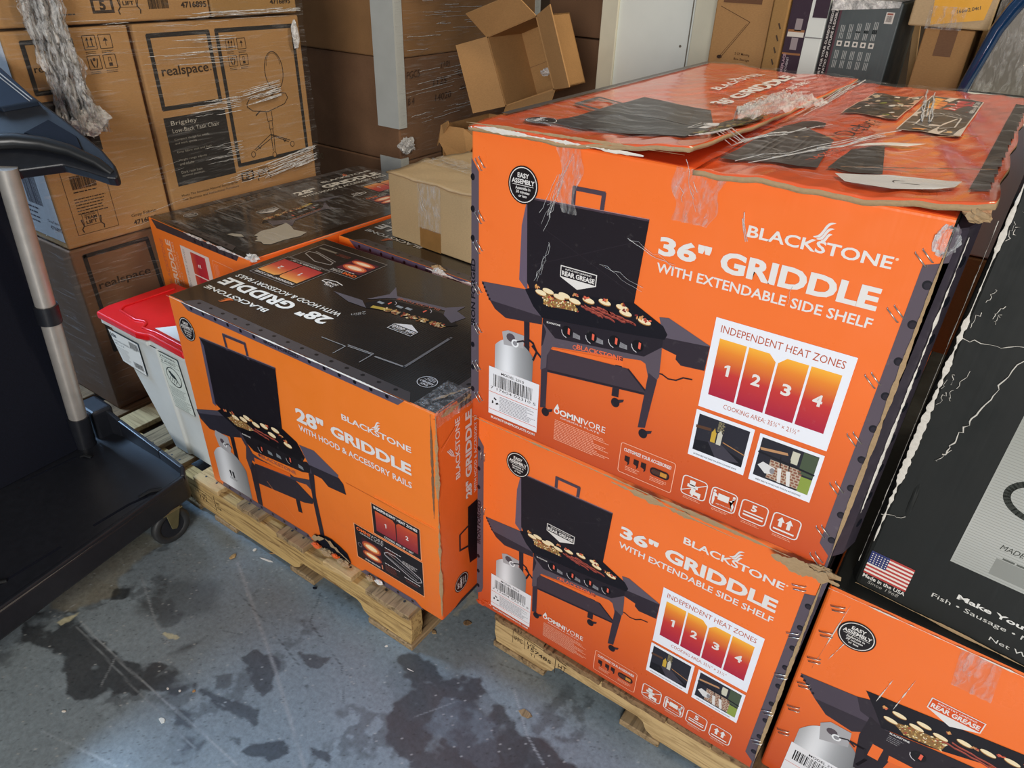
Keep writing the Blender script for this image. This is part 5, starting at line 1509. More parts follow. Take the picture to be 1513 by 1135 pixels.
def chair_carton(y0, y1, z0, z1, label, art, mat='kraft', depth=.60, lean=0.0, jx=0.0):
    t = tag(empty('chair_carton', (-2.05 + jx, y0, z0), PI / 2), label, 'box', 'wrapped office chair cartons')
    carton(t, y1 - y0, depth, z1 - z0, [M[mat], M[mat]], .006)
    if art:
        A = Art(); art(A, 0 - (y0 - .75) * 1000, -z0 * 1000)
        A.build('printed_front', front, t, M['inkmatte'])
    return t
class Off:
    """shifts artwork given in stack-face millimetres to a carton's own corner"""
    def __init__(s, A, dx, dy): s.A = A; s.dx = dx; s.dy = dy
    def p(s, q): return (q[0] + s.dx, q[1] + s.dy)
    def line(s, pts, *a, **k): s.A.line([s.p(q) for q in pts], *a, **k)
    def poly(s, pts, *a, **k): s.A.poly([s.p(q) for q in pts], *a, **k)
    def rect(s, x0, y0, x1, y1, *a, **k): s.A.rect(x0 + s.dx, y0 + s.dy, x1 + s.dx, y1 + s.dy, *a, **k)
    def ell(s, x, y, *a, **k): s.A.ell(x + s.dx, y + s.dy, *a, **k)
    def text(s, b, x, y, *a, **k): s.A.text(b, x + s.dx, y + s.dy, *a, **k)
    def lines(s, x, y, *a, **k): s.A.lines(x + s.dx, y + s.dy, *a, **k)
    def rrect(s, x0, y0, x1, y1, *a, **k): s.A.rrect(x0 + s.dx, y0 + s.dy, x1 + s.dx, y1 + s.dy, *a, **k)
    def barcode(s, x0, y0, x1, y1, *a, **k): s.A.barcode(x0 + s.dx, y0 + s.dy, x1 + s.dx, y1 + s.dy, *a, **k)
KB = '#2f2c2a'
def a_right(A, dx, dy):
    o = Off(A, dx, dy)
    o.line([(438, 1150), (627, 1150), (629, 958), (438, 958)], 12, KB, 2, True)
    o.text('realspace', 456, 1036, 152, 34, I2, 3, .014); o.ell(615, 1048, 2, 2, I2, 3, 8)
    o.rect(430, 733, 638, 933, KB, 2)
    o.text('Brigsley', 450, 906, 86, 16, '#b9b4a8', 3, -.004); o.text('Low-Back Task Chair', 450, 888, 160, 12, '#b9b4a8', 3, -.006)
    for k, q in enumerate(('Compact design for small', 'and work spaces', 'Gray fabric seat and back', 'Height range adjusts', 'and adults', 'Dark resin base', 'optimal position')):
        o.text(q, 450, 864 - (0, 11, 36, 60, 71, 96, 107)[k], 6.0 * len(q) * .8, 8, '#a09b90', 3, -.006)
    o.line([(656, 1151), (941, 1150), (942, 755), (657, 753)], 12, KB, 2, True)
    for k in range(4): kicon(o, (682, 722)[k % 2], (1096, 1050)[k // 2] , k, 30)
    L = lambda pts, w=2.4, c=False: o.line(pts, w, I2, 3, c)
    L([(800 + 46 * math.cos(0), 0)] and [(845 + 36 * math.cos(a) * 1.0, 1022 + 58 * math.sin(a)) for a in [i * PI / 14 for i in range(28)]], 2.4, True)
    L([(845 + 27 * math.cos(a), 1040 + 36 * math.sin(a)) for a in [i * PI / 10 for i in range(11)]], 1.2)
    L([(722, 936), (735, 950), (770, 958), (850, 956), (880, 950), (886, 935), (870, 918), (800, 902), (740, 912), (722, 926)], 2.4, True); L([(760, 950), (800, 938), (845, 942)], 1.4)
    L([(812, 940), (850, 975)], 2); L([(750, 897), (768, 908)], 4)
    L([(790, 903), (793, 872), (812, 872), (812, 902)], 2); L([(796, 872), (796, 846), (809, 846), (809, 872)], 2); L([(798, 846), (798, 824), (807, 824), (807, 846)], 2)
    for (x, y) in ((716, 778), (880, 784), (800, 762)):
        L([(797, 830), (x + (8 if x < 800 else -8 if x > 800 else -3), y + 14)]); L([(808, 822), (x + (12 if x < 800 else -14 if x > 800 else 4), y + 10)]); o.ell(x, y, 9, 10, I2, 3, 14); o.ell(x, y, 6.6, 7.6, '#ab8355', 4, 14)
    L([(740, 800), (745, 792), (752, 800)], 3); L([(845, 806), (850, 797), (858, 806)], 3)
    five(o, 656, 700, 48); teamlift(o, 722, 690, 46)
    o.text('Meets The American National Standards for', 434, 700, 205, 7, I2, 3, -.004); o.text('The Business and Institutional Furniture', 434, 687, 205, 7, I2, 3, -.004)
def a_left(A, dx, dy):
    o = Off(A, dx, dy)
    o.line([(112, 1154), (229, 1154), (228, 1038), (112, 1038)], 11, KB, 2, True)
    o.text('realspace', 122, 1080, 98, 22, I2, 3, .012)
    o.rect(108, 880, 236, 1017, KB, 2)
    for k in range(4): kicon(o, (259, 301)[k % 2], (1128, 1080)[k // 2], k, 33)
    o.line([(106, 854), (106, 667), (222, 667), (222, 854)], 1.2, I2, 2, True)
    o.barcode(126, 790, 194, 826, I2, 3, 6); o.lines(126, 784, 66, 1, 5, I2, 3, 3)
    o.lines(122, 765, 92, 6, 8, I2, 3, 2.6, 3)
    teamlift(o, 124, 672, 56)
    o.text('Gray Fabric', 265, 676, 76, 12, I2, 3, .0); o.text('4716895', 266, 655, 74, 14, I2, 3, .03)
def a_low(A, dx, dy):
    o = Off(A, dx, dy)
    o.line([(104, 606), (292, 606), (302, 440), (302, 300), (108, 300)], 12, KB, 2, True)
    o.text('realspace', 118, 492, 160, 30, I2, 3, .014)
def a_top(A, dx, dy):
    o = Off(A, dx, dy)
    five(o, 304, 1210, 58); teamlift(o, 376, 1206, 56); o.barcode(460, 1215, 520, 1260, I2, 3, 8); o.text('Gray Fabric', 557, 1236, 80, 12, I2, 3, .0); o.text('4716895', 557, 1214, 82, 16, I2, 3, .03)
    o.lines(200, 1212, 60, 1, 5, I2, 3, 3)
def a_top2(A, dx, dy):
    o = Off(A, dx, dy)
    o.text('4716895', 866, 1214, 80, 14, I2, 3, .03); o.text('Gray Fabric', 866, 1236, 80, 12, I2, 3, .0)
chair_carton(.818, 1.138, .10, .630, 'lowest wrapped chair carton in shade above the tote', a_low, 'kraftdark')  # darker board paints in the shade low on the stack
chair_carton(1.146, 1.700, .10, .640, 'wrapped chair carton at the bottom of the stack, hidden behind the end-on griddle carton', None, 'kraftdark', jx=-.01)  # shade painted in by the darker board here as well
cl = chair_carton(.820, 1.136, .634, 1.180, 'wrapped chair carton with team lift mark and barcode behind the cart handle', a_left)
chair_carton(1.150, 1.722, .642, 1.180, 'wrapped chair carton with large drawing of a swivel chair', a_right)
chair_carton(.815, 1.398, 1.186, 1.56, 'left wrapped chair carton of the top layer cut off by the picture edge', a_top)
chair_carton(1.404, 1.72, 1.186, 1.56, 'right wrapped chair carton of the top layer cut off by the picture edge', a_top2, 'kraftyellow')
# left carton's end: pale fill painted in as daylight, print on top
A = Art()
A.rect(-560, 20, -6, 530, '#b9b3b0', 0.5)
A.barcode(-150, 110, -70, 200, '#4a4048', 3, 9); A.text('Gray Fabric', -70, 66, 62, 10, '#4a4048', 3, 0); A.text('4716895', -66, 48, 62, 12, '#4a4048', 3, .02); A.lines(-190, 100, 90, 4, 14, '#4a4048', 3, 5)
A.line([(-190, 240), (-100, 190), (-60, 230)], 12, '#6a6068', 3)
A.build('daylit_end_print', lambda u, v, o: (-.0 - o, -u, v), cl, M['inkmatte'])

wt = tag(empty('stretch_wrap', (-2.05, .80, .10)), 'clear stretch wrap pulled in creased bands around the chair carton stack', 'wrap')
def wrapf(s, t):
    y = -.004 + .936 * s; z = .02 + 1.40 * t
    return (.012 + .0025 * wig(s * 3, t * 40, 1) + .004 * math.sin(t * 9) ** 2, y, z)
sheet('wrap_face', wrapf, 40, 160, M['film'], wt)
sheet('wrap_end', lambda s, t: (.010 - .60 * s, -.006 - .002 * wig(s * 5, t * 40, 3), .02 + 1.40 * t), 24, 120, M['film'], wt)
def wmap(u, v, o): return (.016 + o, u, v)
rw = random.Random(31)
def crease_band(y0, y1, z0, z1, slope, n, rad=.0011):
    m = MB()
    for k in range(n):
        a = rw.uniform(y0, y1 - .04); l = rw.uniform(.05, .22); b = min(y1, a + l); z = rw.uniform(z0, z1)
        pts = [(.016 + rw.uniform(0, .004), a + (b - a) * i / 7, z + slope * (a - y0 + (b - a) * i / 7) + rw.uniform(-.0012, .0012)) for i in range(8)]
        rr = rad * rw.uniform(.35, 1.2)
        m.tube(pts, [rr * .3] + [rr] * 6 + [rr * .3], 5)
    m.build('wrap_crease', M['filmthick'], wt)['kind'] = 'stuff'
crease_band(.36, .66, .97, 1.05, -.03, 22, .0009)
crease_band(.46, .64, .82, .87, .01, 16, .0010)
crease_band(.46, .62, .68, .74, .00, 14, .001)
crease_band(.66, .92, .585, .64, .12, 44, .0016)
crease_band(.52, .70, .60, .64, .03, 10)
crease_band(.62, .80, .83, .88, .10, 30, .0012)
crease_band(.05, .40, .88, 1.08, -.05, 8, .0004)
crease_band(.05, .92, 1.07, 1.10, .0, 14, .0006)
crease_band(.02, .40, .50, .70, .10, 8, .0004)
crease_band(.02, .34, .15, .50, -.08, 10, .0005)
crease_band(.50, .92, 1.085, 1.10, .02, 14, .0016)
# bunched tail of wrap hanging down the left carton
def tail(s, t):
    yc = .145 - .005 * t; w = .030 + .012 * math.sin(t * 5) + .03 * t ** 2
    y = yc + .045 * t * t * (1) - .06 + .02 + (s - .5) * 2 * w + .008 * wig(s * 9, t * 11, 5)
    return (.032 + .012 * math.sin(s * PI * 5 + t * 4) + .010 * wig(s * 13, t * 9, 6), y, 1.36 - .52 * t + .01 * math.sin(s * 12))
sheet('hanging_wrap_tail', tail, 60, 60, M['strand'], wt)
sheet('hanging_wrap_tail', lambda s, t: tuple(a + b for a, b in zip(tail(1 - s, t), (.012, .006, 0))), 50, 50, M['strand'], wt)
crumple('wrap_knot', (.035, .155, .865), .035, M['filmthick'], wt, 77, 16, .5, (.5, 1.3, .9))
crumple('wrap_knot', (.020, .885, 1.025), .020, M['filmthick'], wt, 78, 12, .3, (.5, .6, 1.9))

# ------------------------------------------------------------------ utility cart at the left
K_ = tag(empty('utility_cart', (-1.74, .25, 0)), 'black plastic utility cart with grey pole and dark fabric panel', 'cart')
ox, oy = -1.74, .25
def L2(x, y, z): return (x - ox, y - oy, z)
out = [(-1.497, .700), (-1.510, .713), (-1.54, .716), (-1.80, .712), (-2.10, .705), (-2.10, -.30), (-1.36, -.30), (-1.415, .20)]
m = MB(); m.prism([L2(x, y, .100) for x, y in out], (0, 0, .072)); m.build('tray', M['blackpl'], K_, .008, 3)
def rim(pts, h, th, nm, z0=.166):
    m = MB()
    for (a, b) in zip(pts[:-1], pts[1:]):
        ax, ay = a[0], a[1]; bx, by = b[0], b[1]
        d = Vector((bx - ax, by - ay, 0)).normalized(); n_ = Vector((-d.y, d.x, 0)) * th / 2
        ha = a[2] if len(a) > 2 else h; hb = b[2] if len(b) > 2 else h
        A0 = Vector((ax, ay, 0)); B0 = Vector((bx, by, 0))
        vs = [A0 - n_, B0 - n_, B0 + n_, A0 + n_]
        lo = [(v.x - ox, v.y - oy, z0) for v in vs]
        hi = [(v.x - ox, v.y - oy, z0 + (ha if i in (0, 3) else hb)) for i, v in enumerate(vs)]
        m.raw(lo + hi, [(0, 1, 2, 3), (4, 5, 6, 7), (0, 1, 5, 4), (1, 2, 6, 5), (2, 3, 7, 6), (3, 0, 4, 7)])
    return m.build(nm, M['blackpl'], K_, .003, 2)
rim([(-1.425, .20, .010), (-1.500, .695, .014), (-1.515, .708, .030), (-1.62, .712, .034), (-1.80, .708, .060), (-1.84, .70, .085)], .03, .012, 'tray_rim')
m = MB(); m.prism([L2(x, y, .160) for x, y in ((-1.835, .655), (-1.835, .716), (-1.925, .716), (-1.925, .655))], (0, 0, .10)); m.build('corner_block', M['blackpl'], K_, .010, 3)
for a, b in (((-1.512, .464), (-1.516, .556)), ((-1.516, .556), (-1.508, .60)), ((-1.503, .383), (-1.497, .262)), ((-1.813, .446), (-1.808, .577))):
    m = MB(); d = Vector((b[0] - a[0], b[1] - a[1], 0)).normalized(); n_ = Vector((-d.y, d.x, 0)) * .0035
    m.prism([L2(a[0] - n_.x, a[1] - n_.y, .1715), L2(b[0] - n_.x, b[1] - n_.y, .1715), L2(b[0] + n_.x, b[1] + n_.y, .1715), L2(a[0] + n_.x, a[1] + n_.y, .1715)], (0, 0, .0014)); m.build('drain_slot', M['fabric'], K_)
for a, b in (((-1.520, .585), (-1.500, .640)), ((-1.502, .215), (-1.494, .262)), ((-1.800, .585), (-1.772, .60))):
    m = MB(); m.tube([L2(a[0], a[1], .173), L2((a[0] + b[0]) / 2 - .004, (a[1] + b[1]) / 2, .178), L2(b[0], b[1], .173)], .006, 8, flat=.6); m.build('moulded_clip', M['blackgrip'], K_)
# caster
m = MB()
cx, cy = -1.503, .632
N_ = 28; prof_ = [(.030, .008), (.046, .011), (.052, .006), (.052, -.006), (.046, -.011), (.030, -.008)]
vs = []; fs = []
for k in range(N_):
    a = 2 * PI * k / N_
    for r_, w in prof_: vs.append(L2(cx + w + .0, cy + r_ * math.cos(a), .052 + r_ * math.sin(a)))
for k in range(N_):
    for j in range(6): fs.append((k * 6 + j, k * 6 + (j + 1) % 6, ((k + 1) % N_) * 6 + (j + 1) % 6, ((k + 1) % N_) * 6 + j))
m.raw(vs, fs, 0, True); cw = m.build('caster_wheel', M['rubber'], K_)
m = MB(); m.tube([L2(cx - .009, cy, .052), L2(cx + .009, cy, .052)], .032, 20); m.build('wheel_hub', M['blackpl'], cw)
m = MB(); m.prism([L2(cx + .014, cy + .030, .108), L2(cx + .014, cy - .012, .108), L2(cx + .014, cy - .006, .050), L2(cx + .014, cy + .006, .044), L2(cx + .014, cy + .012, .052)], (.003, 0, 0)); m.prism([L2(cx - .017, cy + .030, .108), L2(cx - .017, cy - .012, .108), L2(cx - .017, cy - .006, .050), L2(cx - .017, cy + .012, .050)], (.003, 0, 0)); m.box(cx - .02 - ox, cy - .02 - oy, .100, cx + .018 - ox, cy + .035 - oy, .104)
m.build('caster_fork', M['zinc'], K_, .001, 1)
for (x, y) in ((-1.43, -.18), (-2.03, .62), (-2.03, -.18)):
    m = MB(); m.tube([L2(x - .012, y, .052), L2(x + .012, y, .052)], .052, 24); m.build('caster_wheel', M['rubber'], K_)
# pole, collar, socket
p0 = Vector(L2(-1.842, .622, .19)); p1 = Vector(L2(-1.792, .644, .942))
m = MB(); m.tube([p0, p1], .0225, 24); m.build('pole', M['alu'], K_)
m = MB(); m.tube([p0.lerp(p1, .49), p0.lerp(p1, .555)], .027, 24); m.build('pole_collar', M['blackpl'], K_, .002, 1)
m = MB(); m.tube([p0.lerp(p1, -.03), p0.lerp(p1, .105)], .0265, 24); m.build('pole_socket', M['blackpl'], K_)
m = MB(); m.raw([L2(*q) for q in ((-1.835, .605, .172), (-1.79, -.30, .172), (-1.84, -.30, .94), (-1.885, .655, .94), (-1.855, .61, .172), (-1.81, -.30, .172), (-1.86, -.30, .94), (-1.905, .655, .94))],
                [(0, 1, 2, 3), (4, 7, 6, 5), (0, 3, 7, 4), (1, 5, 6, 2), (3, 2, 6, 7), (0, 4, 5, 1)])
lab(m.build('fabric_panel', M['fabric'], K_, .003, 1), 'dark navy fabric side panel')
# moulded top console and handle
HP = Vector((-1.7765, .646, .9242)); EX = Vector((.872, 0, -.49)); EY = Vector((.175, .934, .311)); EN = Vector((.458, -.356, .814))
def hp(a, b, c=0.0):
    q = HP + (EX * a + EY * b + EN * c) * .95
    return (q.x - ox, q.y - oy, q.z)
m = MB()
m.prism([hp(a, b, -.030) for a, b in ((-.40, .125), (-.305, .147), (-.228, .156), (-.163, .167), (-.071, .182), (.042, .196), (.097, .193), (.128, .181), (.133, .172), (.119, .158), (.076, .134), (.031, .103), (-.008, .02), (-.02, -.10), (-.35, -.30))], tuple(EN * .030))
m.build('top_console', M['blackpl'], K_, .007, 3)
m = MB(); m.prism([hp(a, b, .0) for a, b in ((-.42, .140), (-.150, .160), (-.176, .085), (-.36, -.02))], tuple(EN * .016)); m.build('tool_tray', plain('glossy_bluish_sheen_plastic', '#26303f', .18, 0, .03, 20), K_, .003, 2)  # bluish base colour carries the reflected daylight
m = MB(); m.tube([hp(-.30, .134, .018), hp(-.160, .152, .018)], .0016, 6); m.tube([hp(-.30, .126, .018), hp(-.158, .145, .018)], .0013, 6); m.build('tray_lip', M['alu'], K_)
m = MB(); m.tube([hp(-.20, -.28, .018), hp(-.14, -.10, .018), hp(-.095, .020, .016), (hp(-.073, .058, .015)), hp(-.033, .100, .015), hp(.015, .136, .012), hp(.073, .164, .006), hp(.112, .175, -.004)], [.018, .018, .018, .0175, .016, .014, .012, .009], 14); m.build('grab_handle', M['blackgrip'], K_)
m = MB(); m.prism([hp(a, b, .001) for a, b in ((-.095, .085), (-.10, .150), (-.02, .172), (.02, .160), (-.03, .125))], tuple(EN * .004)); m.build('console_recess', M['fabric'], K_, .001, 1)

# ------------------------------------------------------------------ background: wrapped wood-grain cartons, open cartons, white column, shelf goods
bs = tag(empty('brown_carton_stack', (-2.17, 2.30, 0)), 'tall dim brown carton block with white corner guard behind the chair cartons', 'boxes')
zc = [0, .565, .985, 1.60]
for k in range(3):
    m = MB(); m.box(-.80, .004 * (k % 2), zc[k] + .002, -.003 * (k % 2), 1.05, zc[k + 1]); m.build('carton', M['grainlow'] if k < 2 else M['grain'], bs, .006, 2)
gd = MB()
for z0, z1 in ((.712, 1.56), (.40, .585)):
    gd = MB(); gd.prism([(-.118, -.006, z0), (.006, -.006, z0), (.006, .045, z0), (.001, .045, z0), (.001, -.001, z0), (-.118, -.001, z0)], (0, 0, z1 - z0))
    lab(gd.build('corner_guard', M['guard'], bs), 'white angle strip wrapped onto the corner')
gd = MB(); gd.box(.001, 1.03, .9, .006, 1.075, 1.56); gd.build('corner_guard', M['guard'], bs)
A = Art()
for (u, v, s_, w) in ((60, 905, 'PGC5', 82), (285, 925, '(10)', 60), (230, 860, '1125', 90), (60, 800, 'B 4', 40), (240, 795, '14020', 110), (400, 880, 'QA', 60), (420, 820, 'xx9', 60)):
    A.text(s_, u, v, w, 28, '#4a3326', 3, -.006, 2, .15)
for k in range(14): A.rect(22, 1010 + k * 24, 40, 1018 + k * 24 + (k % 3) * 4, '#4a3a30', 3)
A.build('marker_writing', lambda u, v, o: (.002 + o, u, v), bs, M['inkmatte'])
A = Art(); A.text('500', -560, 500, 60, 30, '#9a8468', 3, .01); A.build('marker_writing', lambda u, v, o: (u, -.002 - o, v), bs, M['inkmatte'])
wf = MB()
sheet('clear_wrap', lambda s, t: (.010 + .003 * wig(s * 3, t * 30), 1.05 * s, .40 + 1.15 * t), 30, 90, M['film'], bs)
m = MB()
for k in range(46):
    a = rw.uniform(.02, .5); b = a + rw.uniform(.04, .25); z = rw.uniform(.62, 1.25)
    m.tube([(.016, a + (b - a) * i / 5, z + .12 * (a + (b - a) * i / 5) * (.3 if z < .95 else -.1) + rw.uniform(-.002, .002)) for i in range(6)], .0008 * rw.uniform(.5, 1.6), 5)
m.build('wrap_crease', M['filmthick'], bs)['kind'] = 'stuff'
crumple('wrap_knot', (.012, .03, .64), .035, M['filmthick'], bs, 79, 14, .5, (.5, 1.3, .8))

def plainbox(name, label, cat, x0, x1, y0, y1, z0, z1, mat, rz=0, group=None, tilt=None):
    t = tag(empty(name, (x0, y0, z0), rz, tilt), label, cat, group)
    carton(t, x1 - x0, y1 - y0, z1 - z0, [M[mat], M[mat]], .004)
    return t
plainbox('kraft_carton', 'low brown carton hidden under the slotted open carton', 'box', -1.72, -1.20, 1.93, 2.27, 0, .60, 'kraftdark')
# slotted carton
sl = tag(empty('slotted_carton', (-1.640, 1.95, .602)), 'small open kraft carton with tall slots in its side behind the pale box', 'box')
SW, SD, SHt = .36, .28, .255
m = MB(); m.box(0, 0, 0, SW, .004, .05); m.box(0, 0, .245 - .04, SW, .004, SHt)
for a, b in ((0, .012), (.045, .075), (.110, SW)): m.box(a, 0, .05, b, .004, .206)
m.box(0, SD - .004, 0, SW, SD, SHt); m.box(0, 0, 0, .004, SD, SHt); m.box(SW - .004, 0, 0, SW, SD, SHt); m.box(0, 0, 0, SW, SD, .004)
m.build('carton_body', M['kraft'], sl)
m = MB(); m.raw([(.0, -.002, SHt), (.10, -.002, SHt + .004), (.16, -.006, SHt - .02), (.15, -.045, SHt - .075), (.07, -.055, SHt - .085), (.015, -.03, SHt - .05)], [(0, 1, 2, 3, 4, 5)]); fo = m.build('folded_flap', M['kraft'], sl); sm_ = fo.modifiers.new('t', 'SOLIDIFY'); sm_.thickness = .004
m = MB(); m.raw([(.0, 0, SHt), (-.012, -.01, SHt - .07), (.05, -.02, SHt + .012), (.03, 0, SHt + .018)], [(0, 1, 2, 3)]); fo = m.build('folded_flap', M['kraft'], sl); sm_ = fo.modifiers.new('t', 'SOLIDIFY'); sm_.thickness = .003
# open carton lying on its side, mouth towards us
th = math.radians(21.5)
oc = tag(empty('open_carton', (-1.437, 2.05, .931), rot=(0, -th, 0)), 'open empty kraft carton tipped on its side with flaps spread', 'box')
OW, OH, OD, tk = .204, .222, .20, .004
m = MB(); m.box(0, 0, 0, tk, OD, OH); m.box(OW - tk, 0, 0, OW, OD, OH); m.box(0, 0, 0, OW, OD, tk); m.box(0, 0, OH - tk, OW, OD, OH); m.box(0, OD - tk, 0, OW, OD, OH)
m.box(OW * .0 + tk, OD - tk - .001, OH * .47, OW - tk, OD - tk, OH * .475, 1)
m.build('carton_body', [M['kraft'], M['kraftdark']], oc)
def flapq(pts, nm='open_flap'):
    m = MB(); m.raw(pts, [(0, 1, 2, 3)]); f = m.build(nm, M['kraft'], oc); s_ = f.modifiers.new('t', 'SOLIDIFY'); s_.thickness = .004
flapq([(0, 0, 0), (0, 0, OH), (-.100, -.045, OH + .006), (-.108, -.045, .010)])
flapq([(0, 0, OH), (OW, 0, OH), (OW - .030, -.04, OH + .075), (-.020, -.05, OH + .080)])
flapq([(OW, 0, 0), (OW, 0, OH), (OW + .085, -.05, OH + .005), (OW + .085, -.05, -.010)])
flapq([(0, 0, 0), (OW, 0, 0), (OW, -.06, -.05), (0, -.06, -.05)])
crumple('plastic_scrap', (-1.31 + 1.437 + .05, .02, .06), .020, M['filmthick'], oc, 91, 8, .4)
# white boxed column
wc = tag(empty('white_column', (-1.225, 2.30, 0)), 'tall white painted column with cream edge boards behind the lid', 'column')
m = MB(); m.box(0, 0, 0, .395, .30, 2.6); m.build('column_core', M['whitepaint'], wc)
for a, b in ((-.004, .055), (.315, .399)):
    m = MB(); m.box(a, -.012, 0, b, .0, 2.6); m.build('edge_board', M['creampaint'], wc, .002, 1)
m = MB(); m.box(.303, -.003, 0, .306, .0, 2.6); m.tube([(.28, -.002, 1.14), (.28, .002, 1.14)], .004, 8); m.build('joint_line', M['greybag'], wc)
# cartons between the open box and the column
plainbox('kraft_carton', 'rounded brown carton standing beside the white column', 'box', -1.60, -1.30, 2.60, 2.95, 0, 1.10, 'kraftdark')
plainbox('kraft_carton', 'upper brown carton on the rounded one beside the white column', 'box', -1.64, -1.29, 2.62, 2.95, 1.104, 1.25, 'kraftdark', group=None)
plainbox('kraft_carton', 'topmost brown carton beside the white column, cut by picture top', 'box', -1.66, -1.30, 2.60, 2.95, 1.254, 1.55, 'kraftyellow')
# goods behind the big carton on the right
plainbox('kraft_carton', 'hidden base carton under the drawn moving box', 'box', -.82, -.515, 2.10, 2.5, 0, .90, 'kraftdark')
plainbox('kraft_carton', 'hidden base carton under the slate printed box', 'box', -.51, -.31, 2.10, 2.5, 0, .90, 'kraftdark')
plainbox('kraft_carton', 'hidden base carton under the tan boards on the right', 'box', -.305, .30, 2.10, 2.5, 0, .90, 'kraftdark')
pb = plainbox('moving_carton', 'brown moving carton with thin line drawing and printed words', 'box', -.812, -.652, 2.2, 2.45, .902, 1.42, 'kraft')
A = Art(); A.line([(15, 362), (106, 327), (36, 228)], 1.6, '#5a3c28', 2); A.line([(98, 322), (34, 234)], 1.2, '#5a3c28', 2); A.ell(34, 232, 8, 5, '#3a2a20', 2)
A.text('2 CF Moving', 78, 240, 44, 8, '#4a3020', 3, .01, -2); A.text('Box Storage', 78, 226, 46, 8, '#4a3020', 3, .01, -2); A.rect(20, 372, 130, 440, '#6a4a34', 2)
A.build('printed_front', front, pb, M['inkmatte'])
y2 = plainbox('yellow_kraft_carton', 'narrow yellowish carton with marker strokes beside the moving carton', 'box', -.648, -.604, 2.19, 2.44, .902, 1.42, 'kraftyellow')
A = Art(); [A.line([(26, 330 - k * 30), (32, 318 - k * 30)], 4, '#4a3a2c', 2) for k in range(4)]; A.build('marker_writing', front, y2, M['inkmatte'])
pu = plainbox('furniture_carton', 'purple and white carton showing small room photographs', 'box', -.600, -.502, 2.2, 2.5, .902, 1.32, 'whitepaint')
A = Art()
A.rect(0, 0, 52, 410, '#3b2c3a', 1); A.rect(4, 300, 48, 312, '#d8d2c8', 2); A.rect(20, 315, 38, 345, '#9a8f92', 2); A.rect(18, 268, 36, 298, '#9a8f92', 2); A.rect(4, 312, 48, 318, '#9a6a44', 2); A.rect(0, 255, 50, 260, '#9a6a44', 2); A.text('FIREPLACE', 12, 205, 52, 7, '#c9a8b4', 3, .02, 90); A.text('AND CABINET', 22, 205, 44, 6, '#d8d0d4', 3, .0, 90); A.rect(6, 180, 30, 198, '#a8989c', 2)
A.rect(50, 300, 98, 303, '#8a8a8a', 2); A.rect(60, 350, 98, 410, '#3b2c3a', 2)
A.build('printed_front', front, pu)
gb = plainbox('slate_carton', 'slate grey carton with rows of pale symbols and fine print', 'box', -.498, -.325, 2.2, 2.5, .902, 1.298, 'greybox')
A = Art()
A.rect(0, 0, 26, 392, '#262428', 1); A.rect(25, 0, 30, 392, '#5a3a44', 1.2)
A.text('BUILT FOR YOUR CURRENT NEEDS', 11, 205, 165, 6, '#d8d4d0', 3, .02, 90); A.text('A PATIO OF FUTURE FLEXIBLE', 21, 205, 170, 6, '#d8d4d0', 3, .02, 90)
for k in range(5):
    A.rect(36 + k * 20, 288, 49 + k * 20, 301, '#d8d4cc', 3); A.ell(42.5 + k * 20, 294.5, 3.5, 3.5, '#4b5557', 4, 10)
    for j in range(6): A.rect(37 + k * 20 + (j % 3) * 4, 306 + (j // 3) * 16, 39 + k * 20 + (j % 3) * 4, 320 + (j // 3) * 18 + k * 3, '#a9aeac', 3)
    for j in range(6): A.rect(37 + k * 20 + (j % 3) * 4, 235 + (j // 3) * 22, 39 + k * 20 + (j % 3) * 4, 254 + (j // 3) * 24, '#a9aeac', 3)
A.rect(138, 348, 158, 374, '#d8d4cc', 3); A.barcode(141, 352, 155, 366, '#5a4a48', 4); A.rect(141, 368, 155, 372, '#9a5a4c', 4)
A.build('printed_front', front, gb)
m = MB(); m.raw([(.002, -.006, .40), (.168, -.006, .3985), (.168, .2, .4005), (.002, .2, .402), (.004, -.008, .37), (.166, -.008, .385)], [(0, 1, 2, 3), (0, 4, 5, 1)]); m.build('white_wrap_cap', M['filmthick'], gb)
tb = tag(empty('upright_board', (-.276, 2.51, .905), rot=(0, math.radians(-9.5), 0)), 'thin tan board leaning upright right of the slate carton', 'board')
m = MB(); m.box(0, 0, 0, .017, .02, .45); m.build('board_panel', M['tan'], tb)
q = plainbox('kraft_carton', 'brown carton with darker tape patch left of the blue tube', 'box', -.262, -.150, 2.2, 2.45, .902, 1.249, 'kraft')
m = MB(); m.box(.035, -.0012, .285, .075, -.0003, .349); m.build('tape_patch', M['kraftdark'], q)
yl = plainbox('labelled_carton', 'kraft carton with bright yellow label near the top right', 'box', -.300, -.122, 2.17, 2.42, 1.252, 1.50, 'kraftpale')
A = Art(); A.poly([(50, 5), (160, 22), (170, 120), (36, 130)], '#e0a428', 2); A.text('166w2.04t1', 100, 32, 48, 8, '#4a3a20', 3, .02, 14); A.rect(90, 62, 120, 80, '#8a6420', 3); A.build('yellow_label', front, yl)
sheet('clear_tape', lambda s, t: (.04 + .08 * s, -.003 - .002 * wig(s * 9, t * 9), -.004 + .05 * t), 12, 10, M['tape'], yl)
tt = tag(empty('tan_panel', (-.172, 2.48, .902)), 'tan board standing behind the blue tube', 'board')
m = MB(); m.prism([(0, 0, 0), (.044, 0, 0), (.062, 0, .44), (-.004, 0, .44)], (0, .015, 0)); m.build('board_panel', M['tan'], tt)
bl = tag(empty('blue_tube', (-.136, 2.085, .902)), 'shiny dark blue bent metal tube rising to the top right corner', 'tube')
